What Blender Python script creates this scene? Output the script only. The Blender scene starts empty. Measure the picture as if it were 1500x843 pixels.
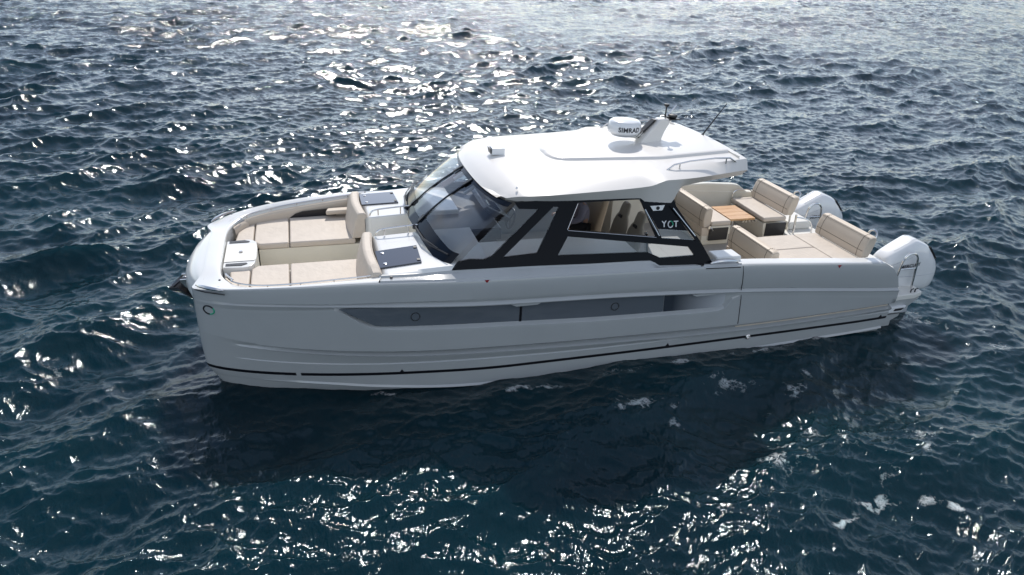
import bpy, bmesh, math, random
import numpy as np
from mathutils import Vector, Matrix
random.seed(3)
rng = np.random.default_rng(11)
scene = bpy.context.scene
R = math.radians

# ------------------------------------------------------------------ camera
CAM = (-4.3066, -10.5219, 5.9425); YAW, PIT, ROLL, FPX = 0.3025, 0.4560, 0.0500, 1037.4
fd = Vector((math.sin(YAW)*math.cos(PIT), math.cos(YAW)*math.cos(PIT), -math.sin(PIT)))
r0 = Vector((math.cos(YAW), -math.sin(YAW), 0)); u0 = r0.cross(fd)
rv = r0*math.cos(ROLL) + u0*math.sin(ROLL); uv_ = -r0*math.sin(ROLL) + u0*math.cos(ROLL)
cam = bpy.data.cameras.new('camera'); cam.sensor_width = 36; cam.lens = FPX/1500*36
cam.clip_start = .1; cam.clip_end = 6000
camo = bpy.data.objects.new('camera', cam); scene.collection.objects.link(camo)
m = Matrix((rv, uv_, -fd)).transposed().to_4x4(); m.translation = CAM
camo.matrix_world = m; scene.camera = camo

# ------------------------------------------------------------------ sky and sun
SUN_EL, SUN_AZ = R(43), R(15)
w = bpy.data.worlds.new('World'); scene.world = w; w.use_nodes = True
w.cycles.sampling_method = 'MANUAL'; w.cycles.sample_map_resolution = 2048
nt = w.node_tree; N = nt.nodes; N.clear()
def nd(nt, t, **k):
    n = nt.nodes.new(t)
    for a, b in k.items():
        if a.startswith('i_'): n.inputs[a[2:].replace('_', ' ')].default_value = b
        else: setattr(n, a, b)
    return n
out = nd(nt, 'ShaderNodeOutputWorld'); bg = nd(nt, 'ShaderNodeBackground'); bg.inputs[1].default_value = .11
sky = nd(nt, 'ShaderNodeTexSky', sky_type='NISHITA', sun_disc=False, sun_elevation=SUN_EL, sun_rotation=SUN_AZ,
         altitude=0, air_density=1.0, dust_density=.6, ozone_density=2.0)
tc = nd(nt, 'ShaderNodeTexCoord'); sep = nd(nt, 'ShaderNodeSeparateXYZ')
nt.links.new(tc.outputs['Generated'], sep.inputs[0])
zz = nd(nt, 'ShaderNodeMath', operation='ADD'); zz.inputs[1].default_value = .18
nt.links.new(sep.outputs[2], zz.inputs[0])
dv = nd(nt, 'ShaderNodeVectorMath', operation='DIVIDE'); cmb = nd(nt, 'ShaderNodeCombineXYZ')
for i in range(3): nt.links.new(zz.outputs[0], cmb.inputs[i])
nt.links.new(tc.outputs['Generated'], dv.inputs[0]); nt.links.new(cmb.outputs[0], dv.inputs[1])
cn = nd(nt, 'ShaderNodeTexNoise'); cn.inputs['Scale'].default_value = 1.7; cn.inputs['Detail'].default_value = 7; cn.inputs['Roughness'].default_value = .58
va = nd(nt, 'ShaderNodeVectorMath', operation='ADD'); va.inputs[1].default_value = (7, 2, 0); nt.links.new(dv.outputs[0], va.inputs[0]); nt.links.new(va.outputs[0], cn.inputs['Vector'])
cr = nd(nt, 'ShaderNodeValToRGB'); cr.color_ramp.elements[0].position = .46; cr.color_ramp.elements[1].position = .62
nt.links.new(cn.outputs[0], cr.inputs[0])
mx = nd(nt, 'ShaderNodeMix', data_type='RGBA', blend_type='LIGHTEN'); mx.inputs[7].default_value = (5.4, 5.6, 6.0, 1)
mf = nd(nt, 'ShaderNodeMath', operation='MULTIPLY'); mf.inputs[1].default_value = .8
el = nd(nt, 'ShaderNodeMapRange'); el.inputs[1].default_value = .25; el.inputs[2].default_value = .85; el.inputs[3].default_value = 1; el.inputs[4].default_value = .35
nt.links.new(sep.outputs[2], el.inputs[0])
ml = nd(nt, 'ShaderNodeMath', operation='MULTIPLY'); nt.links.new(cr.outputs[0], ml.inputs[0]); nt.links.new(el.outputs[0], ml.inputs[1])
nt.links.new(ml.outputs[0], mf.inputs[0]); nt.links.new(mf.outputs[0], mx.inputs[0])
nt.links.new(sky.outputs[0], mx.inputs[6]); # glow added low in the sky beneath the sun, silvers far water
sdv = (math.sin(SUN_AZ)*math.cos(SUN_EL), math.cos(SUN_AZ)*math.cos(SUN_EL), math.sin(SUN_EL))
dt = nd(nt, 'ShaderNodeVectorMath', operation='DOT_PRODUCT'); dt.inputs[1].default_value = sdv; nt.links.new(tc.outputs['Generated'], dt.inputs[0])
dm = nd(nt, 'ShaderNodeMath', operation='MAXIMUM'); dm.inputs[1].default_value = 0; nt.links.new(dt.outputs['Value'], dm.inputs[0])
p1 = nd(nt, 'ShaderNodeMath', operation='POWER'); p1.inputs[1].default_value = 7; nt.links.new(dm.outputs[0], p1.inputs[0])
lo = nd(nt, 'ShaderNodeMapRange'); lo.inputs[1].default_value = .10; lo.inputs[2].default_value = .42; lo.inputs[3].default_value = 1; lo.inputs[4].default_value = 0
nt.links.new(sep.outputs[2], lo.inputs[0]); p2 = nd(nt, 'ShaderNodeMath', operation='MULTIPLY'); nt.links.new(p1.outputs[0], p2.inputs[0]); nt.links.new(lo.outputs[0], p2.inputs[1])
sc_ = nd(nt, 'ShaderNodeVectorMath', operation='SCALE'); sc_.inputs[0].default_value = (20, 20, 19.6); nt.links.new(p2.outputs[0], sc_.inputs['Scale'])
ad = nd(nt, 'ShaderNodeVectorMath', operation='ADD'); nt.links.new(mx.outputs[2], ad.inputs[0]); nt.links.new(sc_.outputs[0], ad.inputs[1])
hz_ = nd(nt, 'ShaderNodeMapRange'); hz_.inputs[1].default_value = .0; hz_.inputs[2].default_value = .50; hz_.inputs[3].default_value = 1; hz_.inputs[4].default_value = 0; hz_.interpolation_type = 'SMOOTHSTEP'
nt.links.new(sep.outputs[2], hz_.inputs[0])
hs_ = nd(nt, 'ShaderNodeVectorMath', operation='SCALE'); hs_.inputs[0].default_value = (2.8, 3.05, 3.3); nt.links.new(hz_.outputs[0], hs_.inputs['Scale'])
ad2 = nd(nt, 'ShaderNodeVectorMath', operation='ADD'); nt.links.new(ad.outputs[0], ad2.inputs[0]); nt.links.new(hs_.outputs[0], ad2.inputs[1])
# unseen bright cloud bank added high behind the camera to light upward faces
d2 = nd(nt, 'ShaderNodeVectorMath', operation='DOT_PRODUCT'); d2.inputs[1].default_value = (-.05, -.52, .85); nt.links.new(tc.outputs['Generated'], d2.inputs[0])
b2_ = nd(nt, 'ShaderNodeMapRange', interpolation_type='SMOOTHSTEP'); b2_.inputs[1].default_value = .38; b2_.inputs[2].default_value = .85; nt.links.new(d2.outputs['Value'], b2_.inputs[0])
n2_ = nd(nt, 'ShaderNodeMapRange'); n2_.inputs[1].default_value = .35; n2_.inputs[2].default_value = .65; n2_.inputs[3].default_value = .35; n2_.inputs[4].default_value = 1.0; nt.links.new(cn.outputs[0], n2_.inputs[0])
m2_ = nd(nt, 'ShaderNodeMath', operation='MULTIPLY'); nt.links.new(b2_.outputs[0], m2_.inputs[0]); nt.links.new(n2_.outputs[0], m2_.inputs[1])
s2_ = nd(nt, 'ShaderNodeVectorMath', operation='SCALE'); s2_.inputs[0].default_value = (4.0, 4.1, 4.25); nt.links.new(m2_.outputs[0], s2_.inputs['Scale'])
ad3 = nd(nt, 'ShaderNodeVectorMath', operation='ADD'); nt.links.new(ad2.outputs[0], ad3.inputs[0]); nt.links.new(s2_.outputs[0], ad3.inputs[1])
nt.links.new(ad3.outputs[0], bg.inputs[0]); nt.links.new(bg.outputs[0], out.inputs[0])
sl = bpy.data.lights.new('sun', 'SUN'); sl.energy = 3.35; sl.angle = R(.53); sl.color = (1, .95, .885)
so = bpy.data.objects.new('sun', sl); scene.collection.objects.link(so)
sd = Vector((math.sin(SUN_AZ)*math.cos(SUN_EL), math.cos(SUN_AZ)*math.cos(SUN_EL), math.sin(SUN_EL)))
so.rotation_euler = sd.to_track_quat('Z', 'Y').to_euler()
so.location = sd*60
vs = scene.view_settings; vs.view_transform = 'Standard'; vs.look = 'None'; vs.exposure = .10; vs.gamma = 1; vs.use_curve_mapping = False
scene.cycles.max_bounces = 10; scene.cycles.transparent_max_bounces = 16
scene.cycles.sample_clamp_indirect = 6; scene.cycles.use_denoising = True; scene.cycles.caustics_reflective = False; scene.cycles.caustics_refractive = False; scene.cycles.blur_glossy = .5; scene.cycles.use_adaptive_sampling = False

# ------------------------------------------------------------------ materials
def mat(name, col, rough=.5, metal=0, coat=0, bump=None, vary=0, ior=1.5, spec=.5):
    ma = bpy.data.materials.new(name); ma.use_nodes = True; t = ma.node_tree
    p = t.nodes['Principled BSDF']
    p.inputs['Base Color'].default_value = (*col, 1); p.inputs['Roughness'].default_value = rough
    p.inputs['Metallic'].default_value = metal; p.inputs['Coat Weight'].default_value = coat
    p.inputs['Coat Roughness'].default_value = .03; p.inputs['IOR'].default_value = ior
    p.inputs['Specular IOR Level'].default_value = spec
    co = nd(t, 'ShaderNodeTexCoord')
    if vary:
        n = nd(t, 'ShaderNodeTexNoise'); n.inputs['Scale'].default_value = 2.3; n.inputs['Detail'].default_value = 6
        t.links.new(co.outputs['Object'], n.inputs['Vector'])
        mr = nd(t, 'ShaderNodeMapRange'); mr.inputs[1].default_value = .3; mr.inputs[2].default_value = .7
        mr.inputs[3].default_value = 1-vary; mr.inputs[4].default_value = 1+vary*.5
        t.links.new(n.outputs[0], mr.inputs[0])
        vm = nd(t, 'ShaderNodeVectorMath', operation='SCALE'); vm.inputs[0].default_value = col
        t.links.new(mr.outputs[0], vm.inputs['Scale']); t.links.new(vm.outputs[0], p.inputs['Base Color'])
    if bump:
        n = nd(t, 'ShaderNodeTexNoise'); n.inputs['Scale'].default_value = bump[0]; n.inputs['Detail'].default_value = 4
        t.links.new(co.outputs['Object'], n.inputs['Vector'])
        b = nd(t, 'ShaderNodeBump'); b.inputs['Strength'].default_value = bump[1]; b.inputs['Distance'].default_value = bump[2]
        t.links.new(n.outputs[0], b.inputs['Height']); t.links.new(b.outputs[0], p.inputs['Normal'])
    return ma
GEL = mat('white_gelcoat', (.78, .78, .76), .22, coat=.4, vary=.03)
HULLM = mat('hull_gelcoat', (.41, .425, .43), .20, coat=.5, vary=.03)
ROOFM = mat('roof_gelcoat', (.76, .73, .69), .28, coat=.25, vary=.02)
DECKM = mat('deck_nonskid', (.76, .745, .70), .5, bump=(180, .25, .004), vary=.04)
CREAM = mat('cream_moulding', (.74, .70, .60), .35, vary=.04)
BLACK = mat('black_stripe', (.006, .006, .009), .3)
FRAME = mat('black_frame', (.005, .006, .009), .12, spec=.10)
CUSH = mat('cream_vinyl', (.60, .525, .445), .62, bump=(7, .45, .03), vary=.06)
CUSH2 = mat('tan_vinyl', (.62, .53, .43), .55, bump=(60, .25, .005), vary=.06)
SEATM = mat('seat_vinyl', (.34, .30, .24), .5, bump=(30, .2, .006), vary=.06)
HELMM = mat('helm_seat_vinyl', (.50, .39, .27), .5, bump=(30, .2, .006), vary=.06)
TAUPE = mat('dark_taupe', (.03, .027, .025), .4)
SEAM = mat('dark_seam', (.10, .08, .06), .8)
STEEL = mat('stainless_steel', (.72, .70, .68), .12, metal=1)
DARK = mat('dark_plastic', (.02, .02, .022), .35)
DGLASS = mat('dark_hatch_glass', (.012, .016, .03), .03, coat=1.0)
WINM = mat('hull_window_glass', (.11, .125, .145), .03, coat=.8)
RED = mat('red_mark', (.28, .01, .02), .5)
ENG = mat('engine_white', (.80, .81, .82), .18, coat=.6)
ENGG = mat('engine_grey', (.45, .47, .50), .3)
FLOOR = mat('sole_grey', (.36, .34, .31), .55, bump=(120, .2, .004), vary=.05)
LTEXT = mat('lettering_dark', (.03, .032, .04), .4)
LWHITE = mat('lettering_white', (.75, .75, .75), .4)
LGREEN = mat('lettering_green', (.02, .35, .20), .4)
SKIN = mat('skin', (.42, .24, .16), .5); SHIRT = mat('grey_shirt', (.27, .26, .32), .85, bump=(40, .4, .01)); SHORTS = mat('black_shorts', (.008, .008, .010), .85)
HAIR = mat('dark_hair', (.02, .014, .01), .6)
DASHM = mat('dash_dark', (.028, .028, .034), .3)
GALV = mat('anchor_steel', (.10, .10, .11), .35, metal=.8)
STEP = mat('pale_grey_counter', (.74, .71, .66), .35, vary=.03)

wood = mat('teak_table', (.62, .36, .17), .4)
t = wood.node_tree; p = t.nodes['Principled BSDF']; co = nd(t, 'ShaderNodeTexCoord'); mp = nd(t, 'ShaderNodeMapping')
mp.inputs['Scale'].default_value = (2, 30, 8)
n1 = nd(t, 'ShaderNodeTexNoise'); n1.inputs['Scale'].default_value = 2.5; n1.inputs['Detail'].default_value = 8
rp = nd(t, 'ShaderNodeValToRGB'); rp.color_ramp.elements[0].color = (.50, .26, .11, 1); rp.color_ramp.elements[1].color = (.72, .45, .23, 1)
rp.color_ramp.elements[0].position = .3; rp.color_ramp.elements[1].position = .7
t.links.new(co.outputs['Object'], mp.inputs[0]); t.links.new(mp.outputs[0], n1.inputs['Vector']); t.links.new(n1.outputs[0], rp.inputs[0]); t.links.new(rp.outputs[0], p.inputs['Base Color'])

def glass(name, tint, ior=1.45, refl=1.0):
    ma = bpy.data.materials.new(name); ma.use_nodes = True; t = ma.node_tree; t.nodes.clear()
    o = nd(t, 'ShaderNodeOutputMaterial'); mxs = nd(t, 'ShaderNodeMixShader'); tr = nd(t, 'ShaderNodeBsdfTransparent'); gl = nd(t, 'ShaderNodeBsdfGlossy')
    tr.inputs[0].default_value = (*tint, 1); gl.inputs['Roughness'].default_value = .01; gl.inputs[0].default_value = (refl, refl, refl, 1)
    fr = nd(t, 'ShaderNodeFresnel'); fr.inputs[0].default_value = ior
    t.links.new(fr.outputs[0], mxs.inputs[0]); t.links.new(tr.outputs[0], mxs.inputs[1]); t.links.new(gl.outputs[0], mxs.inputs[2]); t.links.new(mxs.outputs[0], o.inputs[0])
    return ma
GLASS = glass('windshield_glass', (.95, .97, .99), 1.7)
SGLASS = glass('side_glass', (.86, .89, .92), 1.45)

# ------------------------------------------------------------------ mesh helpers
class MB:
    def __init__(s): s.v = []; s.f = []; s.mi = []
    def add(s, verts, faces, mi=0):
        b = len(s.v); s.v += [tuple(map(float, q)) for q in verts]
        for fc in faces: s.f.append([b+i for i in fc]); s.mi.append(mi)
        return s
    def box(s, x0, x1, y0, y1, z0, z1, mi=0):
        v = [(x, y, z) for z in (z0, z1) for y in (y0, y1) for x in (x0, x1)]
        return s.add(v, [(0, 2, 3, 1), (4, 5, 7, 6), (0, 1, 5, 4), (2, 6, 7, 3), (0, 4, 6, 2), (1, 3, 7, 5)], mi)
    def prism(s, poly, vec, mi=0):
        n = len(poly); a = [Vector(q) for q in poly]; vec = Vector(vec)
        v = a+[q+vec for q in a]
        f = [list(range(n))[::-1], list(range(n, 2*n))]+[(i, (i+1) % n, n+(i+1) % n, n+i) for i in range(n)]
        return s.add(v, f, mi)
    def loft(s, rows, close=False, cap=False, mi=0, mis=None):
        n = len(rows[0]); v = [q for r_ in rows for q in r_]; b = len(s.v)
        s.v += [tuple(map(float, q)) for q in v]
        for i in range(len(rows)-1):
            for j in range(n if close else n-1):
                k = (j+1) % n
                s.f.append([b+i*n+j, b+i*n+k, b+(i+1)*n+k, b+(i+1)*n+j]); s.mi.append(mis[i] if mis else mi)
        if cap:
            s.f.append([b+j for j in range(n)][::-1]); s.mi.append(mi)
            s.f.append([b+(len(rows)-1)*n+j for j in range(n)]); s.mi.append(mi)
        return s
    def tube(s, path, r, n=8, closed=False, mi=0):
        P = [Vector(q) for q in path]; rows = []
        ref = None
        for i, q in enumerate(P):
            a = P[i-1] if (i > 0 or closed) else q; c = P[(i+1) % len(P)] if (i < len(P)-1 or closed) else q
            tdir = (c-a).normalized()
            if ref is None:
                ref = tdir.orthogonal().normalized()
            ref = (ref-tdir*ref.dot(tdir)).normalized(); bi = tdir.cross(ref)
            rr = r[i] if isinstance(r, (list, tuple)) else r
            rows.append([q+ref*math.cos(2*math.pi*k/n)*rr+bi*math.sin(2*math.pi*k/n)*rr for k in range(n)])
        if closed: rows.append(rows[0])
        return s.loft(rows, close=True, cap=not closed, mi=mi)
    def rev(s, prof, c, n=32, mi=0, axis='Z'):
        rows = []
        for r_, z in prof:
            row = []
            for k in range(n):
                a = 2*math.pi*k/n
                q = (c[0]+r_*math.cos(a), c[1]+r_*math.sin(a), c[2]+z) if axis == 'Z' else ((c[0]+r_*math.cos(a), c[1]+z, c[2]+r_*math.sin(a)) if axis == 'Y' else (c[0]+z, c[1]+r_*math.cos(a), c[2]+r_*math.sin(a)))
                row.append(q)
            rows.append(row)
        return s.loft(rows, close=True, cap=True, mi=mi)
    def mirror(s):
        o = MB(); o.v = [(x, -y, z) for x, y, z in s.v]; o.f = [f[::-1] for f in s.f]; o.mi = list(s.mi); return o
    def join(s, o):
        b = len(s.v); s.v += o.v; s.f += [[b+i for i in f] for f in o.f]; s.mi += o.mi; return s
    def build(s, name, mats, parent=None, angle=35, bevel=0, seg=2, smooth=True, bang=40, sub=0):
        bm = bmesh.new()
        vs_ = [bm.verts.new(q) for q in s.v]
        for f, mi in zip(s.f, s.mi):
            try:
                fc = bm.faces.new([vs_[i] for i in f]); fc.material_index = mi
            except ValueError: pass
        bmesh.ops.remove_doubles(bm, verts=bm.verts, dist=1e-4)
        bmesh.ops.recalc_face_normals(bm, faces=bm.faces)
        if bevel:
            bm.normal_update()
            es = [e for e in bm.edges if len(e.link_faces) == 2 and e.calc_face_angle(0) > R(bang)]
            bmesh.ops.bevel(bm, geom=es, offset=bevel, segments=seg, affect='EDGES', profile=.5, clamp_overlap=True)
        bm.normal_update()
        for f in bm.faces: f.smooth = smooth
        for e in bm.edges:
            e.smooth = not (len(e.link_faces) == 2 and e.calc_face_angle(0) > R(angle))
        me = bpy.data.meshes.new(name); bm.to_mesh(me); bm.free()
        for mm in (mats if isinstance(mats, (list, tuple)) else [mats]): me.materials.append(mm)
        o = bpy.data.objects.new(name, me); scene.collection.objects.link(o)
        if parent: o.parent = parent
        wn = o.modifiers.new('wn', 'WEIGHTED_NORMAL'); wn.keep_sharp = True; wn.weight = 80
        if sub:
            md = o.modifiers.new('sub', 'SUBSURF'); md.levels = md.render_levels = sub
        return o
def pchip(xs, ys):
    xs = np.array(xs, float); ys = np.array(ys, float); h = np.diff(xs); d = np.diff(ys)/h; mm = np.zeros(len(xs))
    for i in range(1, len(xs)-1):
        if d[i-1]*d[i] > 0:
            w1 = 2*h[i]+h[i-1]; w2 = h[i]+2*h[i-1]; mm[i] = (w1+w2)/(w1/d[i-1]+w2/d[i])
    mm[0] = d[0]; mm[-1] = d[-1]
    def f(x):
        x = min(max(x, xs[0]), xs[-1]); i = min(max(int(np.searchsorted(xs, x))-1, 0), len(h)-1); t_ = (x-xs[i])/h[i]
        return float((2*t_**3-3*t_**2+1)*ys[i]+(t_**3-2*t_**2+t_)*h[i]*mm[i]+(-2*t_**3+3*t_**2)*ys[i+1]+(t_**3-t_**2)*h[i]*mm[i+1])
    return f
def resample(pts, n):
    P = np.array(pts, float); L = np.r_[0, np.cumsum(np.linalg.norm(np.diff(P, axis=0), axis=1))]
    t_ = np.linspace(0, L[-1], n)
    return [tuple(np.interp(q, L, P[:, k]) for k in range(3)) for q in t_]
def chaikin(pts, it=2):
    for _ in range(it):
        o = [pts[0]]
        for a, b in zip(pts[:-1], pts[1:]):
            a = np.array(a, float); b = np.array(b, float); o += [tuple(.75*a+.25*b), tuple(.25*a+.75*b)]
        pts = o+[pts[-1]]
    return pts
def mir(pts): return [(x, -y, z) for x, y, z in pts]
def both(mb): return MB().join(mb).join(mb.mirror())
def empty(name, loc, label, cat, group=None):
    o = bpy.data.objects.new(name, None); scene.collection.objects.link(o); o.location = loc
    o['label'] = label; o['category'] = cat
    if group: o['group'] = group
    return o
def text_part(name, body, size, fn, m_, parent, offset=0.0, thick=.002, spacing=1.0):
    cu = bpy.data.curves.new(name, 'FONT'); cu.body = body; cu.size = size; cu.align_x = 'CENTER'; cu.align_y = 'CENTER'
    cu.extrude = thick; cu.offset = offset; cu.resolution_u = 4; cu.space_character = spacing
    o = bpy.data.objects.new(name, cu); scene.collection.objects.link(o)
    bpy.context.view_layer.update()
    me = bpy.data.meshes.new_from_object(o.evaluated_get(bpy.context.evaluated_depsgraph_get()))
    bpy.data.objects.remove(o); bpy.data.curves.remove(cu)
    me.name = name
    if fn:
        bm = bmesh.new(); bm.from_mesh(me)
        bmesh.ops.subdivide_edges(bm, edges=[e for e in bm.edges if e.calc_length() > size*.2], cuts=2)
        for v in bm.verts: v.co = fn(*v.co)
        bm.to_mesh(me); bm.free()
    me.materials.clear(); me.materials.append(m_)
    o = bpy.data.objects.new(name, me); scene.collection.objects.link(o); o.parent = parent
    return o
def polyholes(outer, holes, thick, planefn):
    """flat frame with openings: 2D (x, z) outlines, thickened inwards"""
    bm = bmesh.new(); 
    def ring(pl):
        vs_ = [bm.verts.new((x, 0, z)) for x, z in pl]
        return [bm.edges.new((vs_[i], vs_[(i+1) % len(vs_)])) for i in range(len(vs_))]
    es = ring(outer)
    for h in holes: es += ring(h)
    bmesh.ops.triangle_fill(bm, use_beauty=True, use_dissolve=False, edges=es)
    # drop triangles lying in holes
    def inside(pl, x, z):
        c = False; n = len(pl)
        for i in range(n):
            x1, z1 = pl[i]; x2, z2 = pl[i-1]
            if (z1 > z) != (z2 > z) and x < (x2-x1)*(z-z1)/(z2-z1)+x1: c = not c
        return c
    kill = [f for f in bm.faces if any(inside(h, f.calc_center_median().x, f.calc_center_median().z) for h in holes) or not inside(outer, f.calc_center_median().x, f.calc_center_median().z)]
    bmesh.ops.delete(bm, geom=kill, context='FACES_ONLY')
    r_ = bmesh.ops.extrude_face_region(bm, geom=bm.faces[:])
    for v in [g for g in r_['geom'] if isinstance(g, bmesh.types.BMVert)]: v.co.y += thick
    mb = MB(); bm.verts.index_update()
    for v in bm.verts:
        mb.v.append((v.co.x, planefn(v.co.x, v.co.z)+v.co.y, v.co.z))
    for f in bm.faces: mb.f.append([v.index for v in f.verts]); mb.mi.append(0)
    bm.free(); return mb

# ------------------------------------------------------------------ water
def fft_grid(Ng, L, lam0, lam1, lamp, wdir, spread, rms, seed):
    rg = np.random.default_rng(seed)
    k = 2*np.pi*np.fft.fftfreq(Ng, L/Ng); KX, KY = np.meshgrid(k, k, indexing='ij'); K = np.hypot(KX, KY); K[0, 0] = 1
    kp = 2*np.pi/lamp
    ct = (KX*math.cos(wdir)+KY*math.sin(wdir))/K
    S = K**-4.0*np.exp(-1.25*(kp/K)**2)*(np.abs(ct)**spread*(ct > 0)+.04)
    S *= (K > 2*np.pi/lam1)*(K < 2*np.pi/lam0); S[0, 0] = 0
    A = (rg.normal(size=K.shape)+1j*rg.normal(size=K.shape))*np.sqrt(S)
    h = np.fft.ifft2(A).real; s_ = rms/h.std()
    dx = np.fft.ifft2(1j*KX/K*A).real*s_; dy = np.fft.ifft2(1j*KY/K*A).real*s_
    return (h*s_).astype(np.float32), dx.astype(np.float32), dy.astype(np.float32)
def samp(g, L, X, Y):
    n = g.shape[0]; u = X/L*n; v = Y/L*n; i = np.floor(u).astype(int); j = np.floor(v).astype(int); a = (u-i).astype(np.float32); b = (v-j).astype(np.float32)
    i %= n; j %= n; i1 = (i+1) % n; j1 = (j+1) % n
    return (g[i, j]*(1-a)+g[i1, j]*a)*(1-b)+(g[i, j1]*(1-a)+g[i1, j1]*a)*b
WD = R(-62)
GA = fft_grid(1024, 83.0, .8, 20, 3.9, WD, 3.5, .080, 5)
GB = fft_grid(1024, 27.0, .12, 1.0, .60, WD-R(18), 2, .0160, 8)
GC = fft_grid(1024, 6.1, .020, .14, .085, WD+R(15), 1.0, .0025, 9)
GP = fft_grid(256, 180.0, 6, 90, 40, 0, 0, 1.0, 21)
azs = np.concatenate([np.linspace(YAW-R(52), YAW+R(52), 1250), np.linspace(YAW+R(52), YAW+R(308), 120)[1:-1]])
rad = np.concatenate([[.3], np.geomspace(2.2, 30, 620), np.geomspace(30, 260, 480)[1:], np.geomspace(260, 4500, 24)[1:]])
AZ, RD = np.meshgrid(azs, rad, indexing='xy')
X = (CAM[0]+np.sin(AZ)*RD).ravel(); Y = (CAM[1]+np.cos(AZ)*RD).ravel(); D = RD.ravel()
fb = np.clip(40/D, 0, 1)**1.3; fc = np.clip((20-D)/10, 0, 1); ff = np.clip((900-D)/600, 0, 1)
Z = np.zeros_like(X); DX = np.zeros_like(X); DY = np.zeros_like(X)
for g, L, wt, ch in ((GA, 83.0, ff, 1.15), (GB, 27.0, fb, 1.0), (GC, 6.1, fc, .6)):
    c_, s_ = math.cos(.3), math.sin(.3); XX = X*c_-Y*s_ if L == 27.0 else X; YY = X*s_+Y*c_ if L == 27.0 else Y
    a_, bx, by = samp(g[0], L, XX, YY), samp(g[1], L, XX, YY), samp(g[2], L, XX, YY)
    if L == 27.0: bx, by = bx*c_+by*s_, -bx*s_+by*c_
    if L == 83.0: wt = wt*np.clip(.95+.28*samp(GP[0], 180.0, X, Y), .35, 1.6)*np.clip(1.10-D/260, .75, 1)
    Z += a_*wt; DX += bx*wt*ch; DY += by*wt*ch
# calmer in the lee of the hull
hd = np.maximum(np.maximum(np.abs(X)-6.0, 0), np.maximum(np.abs(Y)-1.9, 0))
calm = .40+.60*np.clip(hd/2.2, 0, 1)**.8
Z = Z*calm-.02; DX *= calm; DY *= calm
# foam density (baked in world space)
def blob(cx, cy, ax, ay, rot=0):
    dx = X-cx; dy = Y-cy; c_, s_ = math.cos(rot), math.sin(rot)
    return np.exp(-(((dx*c_+dy*s_)/ax)**2+((-dx*s_+dy*c_)/ay)**2))
def gpt(px, py):
    v = fd+rv*((px-750)/FPX)-uv_*((py-421.5)/FPX); t_ = -CAM[2]/v.z
    return CAM[0]+v.x*t_, CAM[1]+v.y*t_
foam = np.zeros_like(X)
FN1 = np.clip(samp(GB[0], 27.0, X*.9+3, Y*.9)/.016, -2, 2); FN2 = np.clip(samp(GB[0], 27.0, -X*.45, Y*.45+7)/.016, -2, 2)
def streak(pts, wd, amp):
    global foam
    P = [gpt(*q) for q in pts]; best = np.full_like(X, 9e9)
    for (x0, y0), (x1, y1) in zip(P[:-1], P[1:]):
        vx, vy = x1-x0, y1-y0; tt = np.clip(((X-x0)*vx+(Y-y0)*vy)/(vx*vx+vy*vy), 0, 1)
        best = np.minimum(best, np.hypot(X-x0-tt*vx, Y-y0-tt*vy))
    best = np.maximum(0, best+wd*.45*FN1); foam = np.maximum(foam, amp*np.exp(-(best/wd)**2)*np.clip(.72+.32*FN2, 0, 1.1))
streak([(1212, 752), (1225, 765), (1245, 768), (1266, 752), (1275, 740)], .065, .76); streak([(1262, 745), (1290, 737), (1320, 733), (1360, 730), (1405, 736)], .085, .77)
streak([(1225, 735), (1260, 728), (1290, 738)], .06, .85)
streak([(1350, 665), (1375, 655), (1400, 672)], .13, .70); streak([(1405, 690), (1440, 668)], .10, .55)
streak([(1275, 600), (1340, 635), (1400, 650)], .38, .50)
streak([(1240, 640), (1300, 700)], .32, .50)
streak([(905, 598), (950, 596), (985, 590)], .26, .60); streak([(960, 640), (1000, 650)], .20, .45)
streak([(1010, 640), (1085, 630), (1130, 665), (1150, 690)], .30, .57); streak([(1080, 600), (1110, 590)], .18, .5)
streak([(1060, 560), (1180, 560)], .38, .55)
streak([(700, 572), (900, 550), (1050, 525), (1280, 488)], .08, .66)
streak([(305, 556), (400, 566), (560, 572), (700, 572)], .06, .60); streak([(540, 588), (580, 585)], .12, .4)
streak([(1330, 470), (1400, 480), (1470, 520)], .6, .50); streak([(1320, 420), (1420, 440)], .8, .36)
streak([(1150, 640), (1200, 610), (1235, 640), (1190, 680), (1140, 715), (1100, 715)], .24, .54)
streak([(80, 545), (175, 440), (200, 430)], .22, .52); streak([(330, 580), (300, 545), (270, 500)], .12, .40)
# whitecaps on a few sharp crests
crest = np.clip((Z/calm-.22)/.10, 0, 1)*np.clip(D/14, 0, 1)
foam = np.maximum(foam, crest*.42)
VX, VY = X+DX, Y+DY
na, nr = len(azs), len(rad)
idx = np.arange(na*nr).reshape(nr, na)
q = np.stack([idx[:-1, :], np.roll(idx[:-1, :], -1, 1), np.roll(idx[1:, :], -1, 1), idx[1:, :]], -1).reshape(-1, 4)[:, ::-1]
me = bpy.data.meshes.new('water')
me.vertices.add(len(X)); me.vertices.foreach_set('co', np.stack([VX, VY, Z], 1).astype(np.float32).ravel())
me.loops.add(q.size); me.loops.foreach_set('vertex_index', q.ravel().astype(np.int32))
me.polygons.add(len(q)); me.polygons.foreach_set('loop_start', np.arange(0, q.size, 4, dtype=np.int32)); me.polygons.foreach_set('loop_total', np.full(len(q), 4, np.int32))
me.polygons.foreach_set('use_smooth', np.ones(len(q), bool))
at = me.attributes.new('foam', 'FLOAT', 'POINT'); at.data.foreach_set('value', foam.astype(np.float32))
me.update(); me.validate()
water = bpy.data.objects.new('water', me); scene.collection.objects.link(water); water['kind'] = 'structure'
wm = bpy.data.materials.new('sea_water'); wm.use_nodes = True; t = wm.node_tree; p = t.nodes['Principled BSDF']
me.materials.append(wm)
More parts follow.
